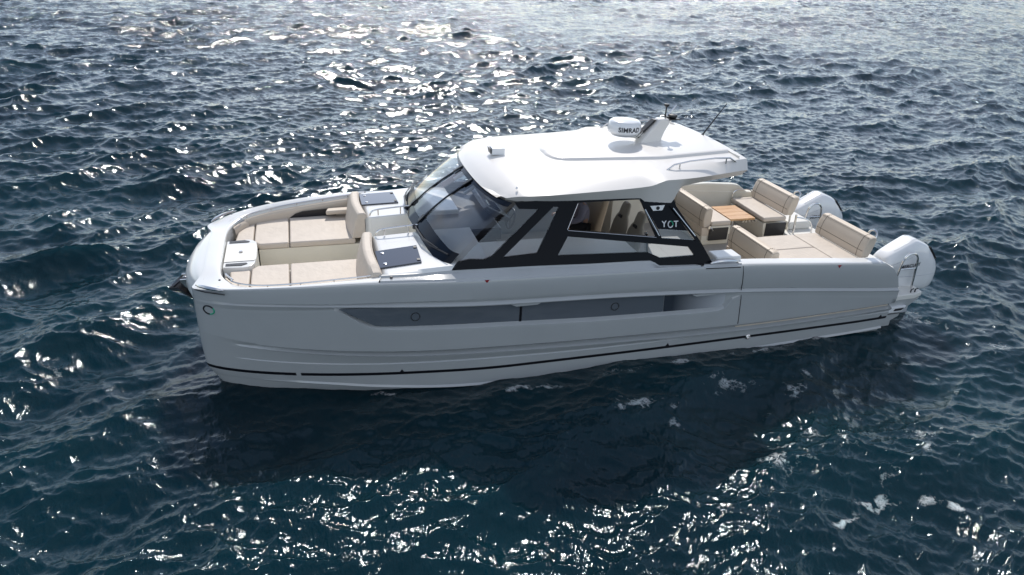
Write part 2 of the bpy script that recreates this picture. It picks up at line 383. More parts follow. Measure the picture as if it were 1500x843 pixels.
p.inputs['Roughness'].default_value = .07; p.inputs['IOR'].default_value = 1.333
p.inputs['Specular Tint'].default_value = (.72, .90, 1, 1); p.subsurface_method = 'BURLEY'; p.inputs['Subsurface Weight'].default_value = 1; p.inputs['Subsurface Radius'].default_value = (.4, 1, 1); p.inputs['Subsurface Scale'].default_value = .7
geo = nd(t, 'ShaderNodeNewGeometry'); 
def noise(scale, detail, rough, vec=None, stretch=None):
    n = nd(t, 'ShaderNodeTexNoise'); n.inputs['Scale'].default_value = scale; n.inputs['Detail'].default_value = detail; n.inputs['Roughness'].default_value = rough
    src = geo.outputs['Position']
    if stretch:
        mp = nd(t, 'ShaderNodeMapping'); mp.inputs['Rotation'].default_value = (0, 0, -WD); mp.inputs['Scale'].default_value = stretch
        t.links.new(src, mp.inputs[0]); src = mp.outputs[0]
    t.links.new(src, n.inputs['Vector']); return n
nb0 = noise(1.1, 5, .6, stretch=(1, .55, 1)); nb1 = noise(4.0, 5, .6, stretch=(1, .6, 1)); nb2 = noise(26, 4, .6)
b1 = nd(t, 'ShaderNodeBump'); b1.inputs['Strength'].default_value = 1; b1.inputs['Distance'].default_value = .019
b2 = nd(t, 'ShaderNodeBump'); b2.inputs['Strength'].default_value = 1; b2.inputs['Distance'].default_value = .0034
b0 = nd(t, 'ShaderNodeBump'); b0.inputs['Distance'].default_value = .48
vl = nd(t, 'ShaderNodeVectorMath', operation='LENGTH'); t.links.new(geo.outputs['Position'], vl.inputs[0])
fr_ = nd(t, 'ShaderNodeMapRange'); fr_.inputs[1].default_value = 18; fr_.inputs[2].default_value = 70; t.links.new(vl.outputs['Value'], fr_.inputs[0]); t.links.new(fr_.outputs[0], b0.inputs['Strength'])
t.links.new(nb0.outputs[0], b0.inputs['Height']); t.links.new(b0.outputs[0], b1.inputs['Normal'])
nb3 = noise(6.5, 4, .6, stretch=(1, .6, 1)); b3 = nd(t, 'ShaderNodeBump'); b3.inputs['Distance'].default_value = .028
fr3 = nd(t, 'ShaderNodeMapRange'); fr3.inputs[1].default_value = 10; fr3.inputs[2].default_value = 45; t.links.new(vl.outputs['Value'], fr3.inputs[0]); t.links.new(fr3.outputs[0], b3.inputs['Strength'])
t.links.new(nb3.outputs[0], b3.inputs['Height']); t.links.new(b0.outputs[0], b3.inputs['Normal']); t.links.new(b3.outputs[0], b1.inputs['Normal'])
t.links.new(nb1.outputs[0], b1.inputs['Height']); t.links.new(nb2.outputs[0], b2.inputs['Height']); t.links.new(b1.outputs[0], b2.inputs['Normal'])
t.links.new(b2.outputs[0], p.inputs['Normal'])
# body colour varies slowly
nc = noise(.25, 3, .5); rc = nd(t, 'ShaderNodeValToRGB'); rc.color_ramp.elements[0].color = (.0004, .0110, .0170, 1); rc.color_ramp.elements[1].color = (.0006, .0195, .0275, 1)
rc.color_ramp.elements[0].position = .35; rc.color_ramp.elements[1].position = .65
t.links.new(nc.outputs[0], rc.inputs[0])
# foam mask: baked density breaks up into lace
fa = nd(t, 'ShaderNodeAttribute', attribute_name='foam')
nf = noise(2.6, 9, .68); nf2 = noise(7, 8, .74)
def math_(op, a, b=None, c=None):
    n = nd(t, 'ShaderNodeMath', operation=op)
    for i, q_ in enumerate((a, b, c)):
        if q_ is None: continue
        if isinstance(q_, (int, float)): n.inputs[i].default_value = q_
        else: t.links.new(q_, n.inputs[i])
    return n.outputs[0]
ridge = math_('SUBTRACT', 1, math_('MULTIPLY', math_('ABSOLUTE', math_('SUBTRACT', nf.outputs[0], .5)), 8.0))
ridge = math_('MAXIMUM', ridge, 0)
mixn = math_('ADD', math_('MULTIPLY', ridge, .55), math_('MULTIPLY', nf2.outputs[0], .70))
fm = nd(t, 'ShaderNodeMapRange'); fm.inputs[1].default_value = 1.0; fm.inputs[2].default_value = 1.42
t.links.new(math_('ADD', math_('MULTIPLY', fa.outputs['Fac'], .85), math_('MULTIPLY', mixn, .75)), fm.inputs[0])
fmask = math_('MULTIPLY', fm.outputs[0], math_('MINIMUM', math_('MULTIPLY', fa.outputs['Fac'], 4), 1))
mc = nd(t, 'ShaderNodeMix', data_type='RGBA'); mc.inputs[7].default_value = (.62, .66, .66, 1)
t.links.new(fmask, mc.inputs[0]); t.links.new(rc.outputs[0], mc.inputs[6]); t.links.new(mc.outputs[2], p.inputs['Base Color'])
t.links.new(math_('ADD', math_('MULTIPLY', fmask, .6), .07), p.inputs['Roughness'])

# ------------------------------------------------------------------ boat
boat = empty('motor_catamaran', (0, 0, 0), 'large white power catamaran with hardtop, cream cushions and twin outboards drifting on the sea', 'boat')

# --- hulls: level curves swept round the bow
XT, YT = -5.9, 1.15
def halfbreadth(x, B, pw, Lg, xt, q_=.7):
    u = min(max((x-xt)/Lg, 0), 1); return YT+(B-YT)*(1-(1-u)**pw)**q_
zC0 = pchip([-5.9, -5.5, -4.65, -3.7, -2.2, 0, 2.06, 3.5, 4.86], [1.55, 1.63, 1.715, 1.755, 1.70, 1.635, 1.58, 1.485, 1.385])
zC1 = pchip([-5.9, -5.4, -4.67, -4.18, -1.81, 0, 2.08, 5.33], [1.40, 1.43, 1.455, 1.45, 1.315, 1.255, 1.14, .85])
zC2 = pchip([-5.9, -4.16, -4.0, -3.8, -3.58, -3.3, -1.5, 0, 1.85, 1.97, 2.08, 2.3, 5.33], [1.34, 1.395, 1.36, 1.22, 1.09, 1.05, .935, .865, .83, .95, 1.07, 1.05, .75])
zC3 = pchip([-5.9, -5.14, -4.2, -2.5, 0, 2.2, 5.31], [.93, .84, .755, .64, .555, .525, .60])
zC4 = pchip([-5.9, -4.9, -4.2, -2.9, 0, 2.2, 5.31], [.80, .73, .67, .565, .44, .40, .485])
zC5 = pchip([-5.9, -4.5, -3, 0, 5.31], [.58, .50, .43, .34, .40])
zST = pchip([-5.9, -4.8, -3, -1.5, 0, 2.5, 5.31], [.365, .335, .285, .235, .235, .262, .315])
zCH = pchip([-5.9, -5, -4.25, -3.6, -2.2, 0, 2.6, 5.31], [.20, .17, .12, .05, -.06, -.10, -.02, .08])
def win(x): return float(np.clip((x+4.12)/.1, 0, 1)*np.clip((2.08-x)/.08, 0, 1))
def fade(x, a=-5.6, b=-4.6): return float(np.clip((x-a)/(b-a), 0, 1))
xtip = pchip([-.7, 0, .35, 1.0, 1.6], [-5.35, -5.66, -5.87, -5.90, -5.90])
# (z function, half-breadth function, end x, fullness)
LEV = [
 (lambda x: zC0(x), lambda x: 1.925, 4.86, 3.0), (lambda x: zC0(x)-.012, lambda x: 1.95, 4.90, 3.0), (lambda x: zC0(x)-.05, lambda x: 1.962, 4.97, 3.0),
 (lambda x: zC0(x)-.13, lambda x: 1.97, 5.09, 3.0), (lambda x: min(zC0(x)-.14, max(zC1(x)+.03, zC0(x)-.28)), lambda x: 1.975, 5.22, 3.0),
 (lambda x: zC1(x)+.045, lambda x: 1.955, 5.32, 2.9), (lambda x: zC1(x)+.030, lambda x: 1.940, 5.32, 2.9), (lambda x: zC1(x)-.008, lambda x: 1.988, 5.325, 2.9), (lambda x: zC1(x)-.022, lambda x: 1.985, 5.33, 2.9),
 (lambda x: zC1(x)-.03-.004*win(x), lambda x: 1.978-.066*win(x), 5.33, 2.9),
 (lambda x: zC2(x)+.025*win(x)*min(1, (zC1(x)-zC2(x))*4), lambda x: 1.974-.062*win(x)*min(1, (zC1(x)-zC2(x))*5), 5.335, 2.8), (lambda x: zC2(x)-.012, lambda x: 1.972, 5.337, 2.8),
 (lambda x: zC2(x)-.06, lambda x: 1.975, 5.338, 2.8),
 (lambda x: zC3(x), lambda x: 1.965, 5.335, 2.6), (lambda x: zC3(x)-.010, lambda x: 1.965-.004*fade(x), 5.333, 2.6), (lambda x: zC4(x)+.028, lambda x: 1.945-.075*fade(x), 5.32, 2.5),
 (lambda x: zC4(x)+.002, lambda x: 1.945+.018*fade(x), 5.31, 2.5), (lambda x: zC4(x)-.03, lambda x: 1.945+.008*fade(x), 5.31, 2.4),
 (lambda x: zC5(x)+.012, lambda x: 1.918, 5.31, 2.3), (lambda x: zC5(x), lambda x: 1.932, 5.31, 2.3),
 (lambda x: zST(x), lambda x: 1.920, 5.30, 2.1), (lambda x: zST(x)-.048, lambda x: 1.916, 5.29, 2.1),
 (lambda x: zCH(x)+.03, lambda x: 1.90, 5.26, 2.0), (lambda x: zCH(x), lambda x: 1.925-.03*(1-fade(x)), 5.25, 2.0), (lambda x: zCH(x)-.03, lambda x: 1.88, 5.24, 2.0),
 (lambda x: -.35, lambda x: 1.72, 5.2, 1.8), (lambda x: -.62, lambda x: 1.30, 5.2, 1.6)]
def hull_row(lv):
    zf, bf, xe, pw = lv
    xt = xtip(zf(-5.8)); row = []
    for s_ in np.linspace(1, 0, 16)[:-1]:                      # inner (tunnel) side, running forward
        x = xt+2.6*s_**2; u = min((x-xt)/.9, 1); row.append((x, -(YT-.38*(1-(1-u)**2.6)**.62), min(zf(x), .95+.9*float(np.clip((-5.60-x)/.14, 0, 1)))))
    for s_ in np.linspace(0, 1, 120):                          # round the stem and aft along the outer side
        x = xt+(4.0-xt)*(s_**1.45)
        row.append((x, -halfbreadth(x, bf(x), pw, 4.0, xt), zf(x)))
    for s_ in np.linspace(0, 1, 14)[1:]:
        x = 4.0+(xe-4.0)*s_; row.append((x, -halfbreadth(min(x, 4.8), bf(min(x, 5.3)), pw, 4.0, xt)+.05*max(0, s_-.3)**2, zf(x)))
    return row
rows = [hull_row(l) for l in LEV]
hm = MB(); mis = [0]*(len(rows)-1)
hm.loft(rows, mis=mis)
# stripe: black between its two level curves, broken for a hand's breadth where the chine starts
i_s = 20; ncol = len(rows[0])
for k in range(len(hm.f)):
    i = k//(ncol-1); j = k % (ncol-1)
    if i == i_s and j > 14:
        x = rows[i_s][j][0]; hm.mi[k] = 0 if -4.72 < x < -4.6 else 1
# stern closing strip to the inner bulwark face
endc = [r_[-1] for r_ in rows if r_[-1][2] > .45]
hm.loft([endc, [(x-.01, -1.73, z) for x, y, z in endc]])
hm.loft([[r_[-1] for r_ in rows if r_[-1][2] <= .62], [(r_[-1][0], -.75, r_[-1][2]) for r_ in rows if r_[-1][2] <= .62]])
hull = both(hm)
# bridge deck between the hulls
hull.loft([[(-5.2, -.8, .95), (-4.6, -.8, .55), (5.2, -.8, .45)], [(-5.3, 0, .95), (-4.7, 0, .6), (5.2, 0, .5)], [(-5.2, .8, .95), (-4.6, .8, .55), (5.2, .8, .45)]])
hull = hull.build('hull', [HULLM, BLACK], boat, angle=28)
def hullpt(x, z):
    """point on the near hull's outer skin"""
    pts = []
    for lv, r_ in zip(LEV, rows):
        xs = [q[0] for q in r_[15:]]; ys = [q[1] for q in r_[15:]]; zs = [q[2] for q in r_[15:]]
        pts.append((np.interp(x, xs, zs), np.interp(x, xs, ys)))
    pts.sort(); return float(np.interp(z, [a for a, b in pts], [b for a, b in pts]))

# hull windows (both sides), set in the recess
def hwin(x0, x1, slant0=0, slant1=0):
    mb = MB(); top = []; bot = []
    for s_ in np.linspace(0, 1, 40):
        xt_ = x0+(x1-x0)*s_; xb = (x0+slant0)+((x1+slant1)-(x0+slant0))*s_
        zt = zC1(xt_)-.036; zb = zC2(xb)+.03
        top.append((xt_, -1.915, zt)); bot.append((xb, -1.915, max(min(zb, zt-.005), 0)))
    f = [top, bot]; mb.loft(f); mb.loft([[(x, y+.012, z) for x, y, z in r_] for r_ in f][::-1])
    mb.loft([top, [(x, y+.012, z) for x, y, z in top]]); mb.loft([bot, [(x, y+.012, z) for x, y, z in bot]])
    return mb
GRAD = mat('painted_reflection_panel', (.03, .04, .05), .15, coat=.4)  # reflection on the curved recess, painted as a fade from dark to hull colour
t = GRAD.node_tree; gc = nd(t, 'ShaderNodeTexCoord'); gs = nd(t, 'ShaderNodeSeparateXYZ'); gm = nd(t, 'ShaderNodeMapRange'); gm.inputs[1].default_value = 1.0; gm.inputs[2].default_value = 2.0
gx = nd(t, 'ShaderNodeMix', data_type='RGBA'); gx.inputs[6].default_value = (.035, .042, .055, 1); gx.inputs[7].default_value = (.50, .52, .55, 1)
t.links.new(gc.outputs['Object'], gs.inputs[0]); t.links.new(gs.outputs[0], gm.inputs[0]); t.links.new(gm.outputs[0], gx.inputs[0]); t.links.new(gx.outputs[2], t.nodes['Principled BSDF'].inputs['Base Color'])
def tri_on(x, z, s_, up, y=None):
    y = (hullpt(x, z) if y is None else y)-.004
    d = 1 if up else -1
    return MB().prism([(x-s_, y, z-d*s_*.8), (x+s_, y, z-d*s_*.8), (x, y, z+d*s_*.8)], (0, .006, 0))
for sgn in (0, 1):
    for (a, b, s0, s1) in ((-4.02, -1.49, .46, 0), (-1.45, .825, 0, .02), ):
        mb = hwin(a, b, s0, s1); (mb.mirror() if sgn else mb).build('hull_window', WINM, boat)
    mb = hwin(.83, 2.03, .02, -.16); (mb.mirror() if sgn else mb).build('recess_reflection_panel', GRAD, boat)
    mb = MB().prism([(-1.488, -1.917, zC1(-1.49)-.06), (-1.452, -1.917, zC1(-1.45)-.06), (-1.452, -1.917, .955), (-1.488, -1.917, .955)], (0, .006, 0))
    (mb.mirror() if sgn else mb).build('window_divider', BLACK, boat)
    for cx in (-3.0, .02):
        cz = zC1(cx)*.5+zC2(cx)*.5-.01
        ring = [(cx+.062*math.cos(a), -1.919, cz+.062*math.sin(a)) for a in np.linspace(0, 2*math.pi, 25)[:-1]]
        mb = MB().tube(ring, .005, 6, closed=True); (mb.mirror() if sgn else mb).build('porthole', DARK, boat)
    for cx in (-1.40, 1.52):                                   # small drip ledges in the top edge of the recess
        z = zC1(cx)
        mb = MB().prism([(cx-.24, -1.975, z-.025), (cx+.24, -1.975, z-.025), (cx+.16, -1.975, z-.065), (cx-.16, -1.975, z-.065)], (0, .07, 0))
        (mb.mirror() if sgn else mb).build('vent_ledge', HULLM, boat, bevel=.006)
    mb = MB()
    P = [(x_, hullpt(x_, z_)-.002, z_) for x_, z_ in ((2.105, 1.565), (2.12, 1.45), (2.135, 1.3), (2.15, 1.15), (2.17, 1.0), (2.19, .8), (2.21, .62), (2.215, .535))]
    mb.tube(P, .006, 6); (mb.mirror() if sgn else mb).build('gate_seam', DARK, boat)
    xs = np.linspace(2.25, 5.28, 20)
    mb = MB().tube([(x_, hullpt(x_, zC4(x_)+.03)-.006, zC4(x_)+.03) for x_ in xs], .008, 6); (mb.mirror() if sgn else mb).build('rub_strip', CUSH2, boat)
    for (x_, z_, s_, up, mm) in ((-2.0, 1.665, .032, False, RED), (3.93, 1.405, .034, False, RED), (-3.2, .31, .035, True, BLACK), (1.02, .265, .035, True, BLACK), (5.15, .335, .035, True, BLACK)):
        mb = tri_on(x_, z_, s_, up); (mb.mirror() if sgn else mb).build('hull_mark', mm, boat)
    mb = MB().rev([(.045, 0), (.045, -.02), (.03, -.03), (.028, -.005)], (2.49, hullpt(2.49, .24), .24), 20, axis='Y'); (mb.mirror() if sgn else mb).build('drain_fitting', STEEL, boat)
    # round bow emblem ring, half black half green
    cx, cz = -5.70, 1.29
    for nm, a0, a1, mm in (('emblem_ring', .2*math.pi, 1.55*math.pi, BLACK), ('emblem_ring', 1.55*math.pi, 2.2*math.pi, LGREEN)):
        pts = []
        for a in np.linspace(a0, a1, 20):
            x_ = cx+.07*math.cos(a); z_ = cz+.062*math.sin(a); pts.append((x_, hullpt(x_, z_)-.002, z_))
        mb = MB().tube(pts, .011, 6); (mb.mirror() if sgn else mb).build(nm, mm, boat)

# --- bow moulding: gunwale cap, nose between the hull tips, cockpit lip
C0 = [q for q in rows[0]]
stem = min(range(len(C0)), key=lambda i: C0[i][0])
outer = [q for q in C0[stem:] if q[0] < -3.42][::-1]
outer = outer+[(-5.87, -1.02, 1.555), (-5.83, -.90, 1.57), (-5.80, -.78, 1.59), (-5.79, -.6, 1.60), (-5.80, -.3, 1.61), (-5.80, 0, 1.61)]
inner = chaikin([(-3.42, -1.74, 1.76), (-4.0, -1.69, 1.715), (-4.6, -1.62, 1.665), (-5.0, -1.52, 1.63), (-5.32, -1.34, 1.605), (-5.50, -1.05, 1.595), (-5.57, -.8, 1.59), (-5.58, -.4, 1.59), (-5.58, 0, 1.59)], 2)
NB = 70
O_ = resample(outer, NB); I_ = resample(inner, NB)
lerp = lambda a, b, f, dz=0: tuple(a[k]+(b[k]-a[k])*f+(dz if k == 2 else 0) for k in range(3))
rws = [O_, [lerp(a, b, .2, .018) for a, b in zip(O_, I_)], [lerp(a, b, .7, .012) for a, b in zip(O_, I_)], [lerp(a, b, .9, .012) for a, b in zip(O_, I_)], I_,
       [(x+.012 if x < -5.4 else x, y*.985, z-.03) for x, y, z in I_], [(x*.997+.0, y*.975, 1.0) for x, y, z in I_]]
both(MB().loft(rws)).build('bow_deck', GEL, boat, angle=50)
# nose face: from the deck edge bulging forward and down
def nose(y, v):
    w_ = max(0, 1-(abs(y)/1.0)**2.6)
    xa = -5.77-.03*w_; za = 1.585+.02*w_
    prof = [(.06, .0), (-.10, -.03), (-.22, -.10), (-.30, -.21), (-.31, -.33), (-.25, -.47), (-.1, -.62), (.2, -.75)]
    s_ = v*(len(prof)-1); i = min(int(s_), len(prof)-2); f = s_-i
    dx = prof[i][0]*(1-f)+prof[i+1][0]*f; dz = prof[i][1]*(1-f)+prof[i+1][1]*f
    return (xa+dx*(.25+.75*w_), y, za+dz)
MB().loft([[nose(y, v) for v in np.linspace(0, 1, 22)] for y in np.linspace(-1.02, 1.02, 41)]).build('bow_nose', GEL, boat, angle=60)
mb = MB().box(-6.22, -5.7, -.10, .10, 1.06, 1.10); mb.box(-6.22, -5.7, -.11, -.085, 1.06, 1.20); mb.box(-6.22, -5.7, .085, .11, 1.06, 1.20)
mb.rev([(.05, -.08), (.035, 0), (.05, .08)], (-6.17, 0, 1.13), 16, axis='Y')
mb.build('bow_roller', STEEL, boat, bevel=.006)
# flush cleats
def cleat(pts):
    P = chaikin(pts, 2); a = np.array(P)
    return MB().tube(P, [.004+.022*math.sin(math.pi*i/(len(P)-1)) for i in range(len(P))], 8)
for sgn in (0, 1):
    mb = cleat([(-5.84, -1.20, 1.60), (-5.74, -1.33, 1.63), (-5.58, -1.47, 1.645), (-5.46, -1.535, 1.645)]); (mb.mirror() if sgn else mb).build('cleat', STEEL, boat)
    mb = MB().tube([(-5.85, -1.235, 1.555), (-5.7, -1.39, 1.575), (-5.45, -1.56, 1.595)], .008, 6); (mb.mirror() if sgn else mb).build('cleat_slot', DARK, boat)
    mb = cleat([(1.55, -1.90, 1.63), (1.7, -1.90, 1.655), (1.9, -1.90, 1.65), (2.04, -1.90, 1.625)]); (mb.mirror() if sgn else mb).build('cleat', STEEL, boat)
    mb = MB().tube([(1.45, -1.957, 1.575), (2.06, -1.957, 1.55)], .008, 6); (mb.mirror() if sgn else mb).build('cleat_slot', DARK, boat)
    mb = MB().rev([(.05, 0), (.05, .012), (.02, .016)], (1.40, -1.88, 1.605), 16); (mb.mirror() if sgn else mb).build('filler_cap', STEEL, boat)
    mb = MB().rev([(.016, 0), (.014, .012)], (-5.52, -1.28, 1.68), 10); (mb.mirror() if sgn else mb).build('deck_fitting', DARK, boat)
    mb = MB().rev([(.02, 0), (.018, .02)], (-3.30, -1.80, 1.765), 10); (mb.mirror() if sgn else mb).build('deck_fitting', DARK, boat)

# grab rail along the cockpit lip
rp_ = [(x+.05*(1 if x < -5.4 else 0), y*.988, z+.028) for x, y, z in I_ if y < -.95]
for sgn in (0, 1):
    mb = MB().tube(rp_, .011, 8)
    for i in range(4, len(rp_), 9): mb.tube([rp_[i], (rp_[i][0], rp_[i][1], rp_[i][2]-.04)], .008, 6)
    (mb.mirror() if sgn else mb).build('grab_rail', STEEL, boat)
# padded sides of the bow cockpit
pad = [q for q in I_ if q[1] < -.95 or q[0] > -5.4]
def padrows(pts):
    a = [(x+(.03 if x < -5.35 else 0), y*.985, z-.03) for x, y, z in pts]; b = [(x+(.05 if x < -5.35 else 0), y*.955, z-.045) for x, y, z in pts]
    c_ = [(x+(.06 if x < -5.3 else .0), y*.948, z-.09) for x, y, z in pts]; d = [(x+(.07 if x < -5.3 else 0), y*.94, 1.40) for x, y, z in pts]; e = [(x, y*.97, 1.36) for x, y, z in pts]
    return [a, b, c_, d, e]
for sgn in (0, 1):
    cut = [q for q in pad]
    mb = MB().loft(padrows(cut), cap=False); (mb.mirror() if sgn else mb).build('padded_side', CUSH2, boat, angle=60)
# dark storage opening and arm cushion on the far side
mb = MB().prism([(-4.62, 1.505, 1.475), (-4.52, 1.505, 1.54), (-4.40, 1.51, 1.575), (-3.9, 1.53, 1.60), (-3.8, 1.53, 1.52), (-3.85, 1.53, 1.47)], (0, .03, 0)); mb.build('storage_opening', BLACK, boat)
mb = MB().prism([(-4.02, 1.38, 1.53), (-3.55, 1.38, 1.54), (-3.55, 1.54, 1.54), (-3.98, 1.54, 1.53)], (0, 0, .08)); mb.build('arm_cushion', CUSH2, boat, bevel=.025, seg=3)

# bow cushions (mirror pairs)
def cushion(poly, z1, th=.10, name='seat_cushion', m_=CUSH, bevel=.028, parent=boat):
    return MB().prism([(x, y, z1-th) for x, y in poly], (0, 0, th)).build(name, m_, parent, bevel=bevel, seg=3, bang=30)
for sg in (-1, 1):
    S = lambda pl: [(x, -sg*y) for x, y in pl][::sg]
    cushion(S([(-3.60, -.41), (-4.625, -.41), (-4.625, -1.545), (-3.60, -1.61)]), 1.475)
    cushion(S([(-4.64, -.41), (-5.08, -.41), (-5.165, -.52), (-5.165, -1.38), (-4.64, -1.56)]), 1.475)
    cushion(S([(-5.18, -.54), (-5.18, -1.37), (-5.32, -1.22), (-5.43, -.98), (-5.46, -.54)]), 1.47)
    mb = MB().box(-5.1, -3.5, .43, 1.6, .95, 1.37); (mb if sg > 0 else mb.mirror()).build('seat_base', CREAM, boat)
MB().box(-5.4, -2.6, -.45, .45, .9, 1.0).build('bow_sole', CREAM, boat)
# bow locker with lid between the seats
lid = chaikin([(-5.56, -.50), (-5.30, -.54), (-5.18, -.52), (-5.10, -.36), (-5.10, .36), (-5.18, .52), (-5.30, .54), (-5.56, .50)], 1)
MB().prism([(x, y, .96) for x, y in lid], (0, 0, .56)).build('bow_locker', GEL, boat, bevel=.02, seg=2, bang=50)
MB().prism([(x, y, 1.525) for x, y in [(-5.55, -.33), (-5.13, -.33), (-5.115, -.28), (-5.115, .28), (-5.13, .33), (-5.55, .33)]], (0, 0, .006)).build('locker_lid', DECKM, boat, bevel=.006)
MB().rev([(.028, 0), (.026, .01), (.012, .012)], (-5.33, 0, 1.54), 14).build('lid_latch', STEEL, boat)
for sgn in (0, 1):
    mb = MB().prism([(-5.52, -.395, 1.523), (-5.24, -.395, 1.523), (-5.22, -.43, 1.523), (-5.30, -.485, 1.523), (-5.52, -.47, 1.523)], (0, 0, .006)); (mb.mirror() if sgn else mb).build('cup_holder', DARK, boat)
# bow backrests
def bowback(sgn):
    rws = []
    for y in np.linspace(-.40, -1.74, 14):
        f = (abs(y)-.40)/1.34; zt = 1.90-.03*f-.05*max(0, f-.85)/.15; dx = -.05*math.sin(math.pi*min(1, f))
        zb = 1.47+.0*f
        prof = [(-3.66, zb), (-3.60, zb+.25), (-3.555, zt-.03), (-3.53, zt), (-3.44, zt), (-3.41, zt-.03), (-3.405, zb+.2), (-3.42, zb)]
        rws.append([(x+dx, y, z) for x, z in prof])
    mb = MB().loft(rws, close=True, cap=True)
    return mb.mirror() if sgn else mb
for sgn in (0, 1):
    o = bowback(sgn).build('bow_backrest', CUSH, boat, bevel=.025, seg=3, bang=50)

# --- foredeck blocks either side of the walkway
def fdz(x, y):
    base = 1.80+.035*np.clip((x+3.42)/.65, 0, 1.6); ay = abs(y)
    return base+.02*(1-min(1, ay/1.5))-(.02*max(0, (ay-1.5)/.25)**2 if ay > 1.5 else 0)
fx = np.linspace(-3.44, -1.9, 14)
yD = pchip([-3.45, -2.4, -1.3, .5, 2.08], [1.75, 1.78, 1.79, 1.82, 1.85]); zD = pchip([-3.45, -2.9, -2.4, -1.3, -.45, .56, .74, 1.66, 2.09], [1.79, 1.785, 1.80, 1.775, 1.745, 1.72, 1.64, 1.60, 1.585])
rws = []
for x in fx:
    r_ = [(x, -.40, .98), (x, -.40, fdz(x, .4)-.015), (x, -.415, fdz(x, .4))]
    r_ += [(x, -y, fdz(x, y)) for y in np.linspace(.5, 1.5, 8)]+[(x, -yD(x)+.05, max(fdz(x, 1.6), zD(x))-.002), (x, -yD(x), zD(x)-.012)]
    rws.append(r_)
for sgn in (0, 1):
    mb = MB().loft(rws); mb.add(rws[0], [list(range(len(rws[0])))+[]]); f0 = rws[0]
    mb.loft([[(q[0], q[1], .98) for q in f0], f0]); (mb.mirror() if sgn else mb).build('foredeck', GEL, boat, angle=40)
    # flank strip from gunwale up to the deck edge / cabin sill
    xs = np.linspace(-3.46, 2.095, 70)
    rr = []
    for x in xs:
        yo = abs(hullpt(x, zC0(x)))
        rr.append([(x, -yo, zC0(x)), (x, -yo+.012, zC0(x)+.018), (x, -(yD(x)+.012), zD(x)-.03), (x, -yD(x), zD(x)-.006), (x, -yD(x)+.02, zD(x)), (x, -yD(x)+.16, zD(x)-.002), (x, -yD(x)+.16, .9)])
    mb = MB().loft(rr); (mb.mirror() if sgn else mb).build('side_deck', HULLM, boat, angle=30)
    # deck hatch
    hz = lambda x, y: fdz(x, y)
    hp = [(-3.43, -1.575), (-2.84, -1.54), (-2.82, -.95), (-3.43, -1.0)]
    mb = MB().prism([(x, y, hz(x, y)+.002) for x, y in hp], (0, 0, .022))
    ho = (mb.mirror() if sgn else mb).build('deck_hatch', DGLASS, boat, bevel=.008)
    for (x, y) in ((-3.34, -1.10), (-3.34, -1.46)):
        mb = MB().rev([(.02, 0), (.026, .006), (.012, .009)], (x, y, hz(x, y)+.024), 12); (mb.mirror() if sgn else mb).build('hatch_latch', STEEL, ho)
    for (x, y) in ((-2.86, -1.03), (-2.875, -1.46)):
        mb = MB().box(x-.02, x+.025, y-.03, y+.03, hz(x, y)+.002, hz(x, y)+.034); (mb.mirror() if sgn else mb).build('hatch_hinge', DARK, ho)
    # rail beside the walkway
    z = 1.84
    pth = chaikin([(-3.36, -.43, z), (-3.33, -.43, z+.07), (-3.25, -.43, z+.10), (-2.9, -.43, z+.125), (-2.72, -.43, z+.135)], 2)
    mb = MB().tube(pth, .013, 8); mb.tube([(-3.22, -.43, z+.0), (-3.22, -.43, z+.10)], .011, 8); mb.tube([(-2.86, -.43, z+.01), (-2.86, -.43, z+.125)], .011, 8)
    (mb.mirror() if sgn else mb).build('walkway_rail', STEEL, boat)
MB().box(-2.74, -2.68, -.40, .40, .98, 1.90).build('bow_door', CREAM, boat, bevel=.01)

# --- windshield
bx = pchip([0, .39, 1.09, 1.40, 1.57, 1.70], [-2.79, -2.765, -2.70, -2.635, -2.58, -2.47]); bz = pchip([0, .39, 1.09, 1.57, 1.70], [1.925, 1.92, 1.88, 1.81, 1.80])
tx = pchip([0, .3, .84, 1.42, 1.53], [-1.83, -1.82, -1.75, -1.61, -1.53])
YB, YTP = 1.70, 1.53
def ws(u, v, off=0):
    """u -1..1 across, v 0..1 up"""
    yb = u*YB; yt = u*YTP; b = Vector((bx(abs(yb)), yb, bz(abs(yb)))); t_ = Vector((tx(abs(yt)), yt, 2.635))
    q_ = b.lerp(t_, v); nrm = Vector((-.62, u*.35, .75)).normalized()
    return tuple(q_+nrm*(.045*math.sin(math.pi*v)+off))
def wsband(u0, u1, v0, v1, off, th, nu=24, nv=8):
    a = [[ws(u, v, off+th) for v in np.linspace(v0, v1, nv)] for u in np.linspace(u0, u1, nu)]
    b = [[ws(u, v, off) for v in np.linspace(v0, v1, nv)] for u in np.linspace(u0, u1, nu)]
    mb = MB().loft(a); mb.loft(b[::-1]); mb.loft([a[0], b[0]]); mb.loft([a[-1], b[-1]])
    mb.loft([[r_[0] for r_ in a], [r_[0] for r_ in b]]); mb.loft([[r_[-1] for r_ in a], [r_[-1] for r_ in b]])
    return mb
um = .225
FRIT = mat('glass_border', (.005, .008, .014), .10, spec=.2)
for (a, b) in ((-.985, -um), (-um, um), (um, .985)):
    MB().loft([[ws(u, v) for v in np.linspace(0, 1, 14)] for u in np.linspace(a, b, 20)]).build('windshield_pane', GLASS, boat)
for (a, b, v1) in ((-.985, -um-.02, .19), (um+.02, .985, .19), (-um, um, .13)):
    wsband(a, b, 0, v1, .002, .004).build('glass_border', FRIT, boat, angle=50)
wsband(-.985, .985, .93, 1.0, .003, .006, 50).build('glass_border', FRIT, boat, angle=50)
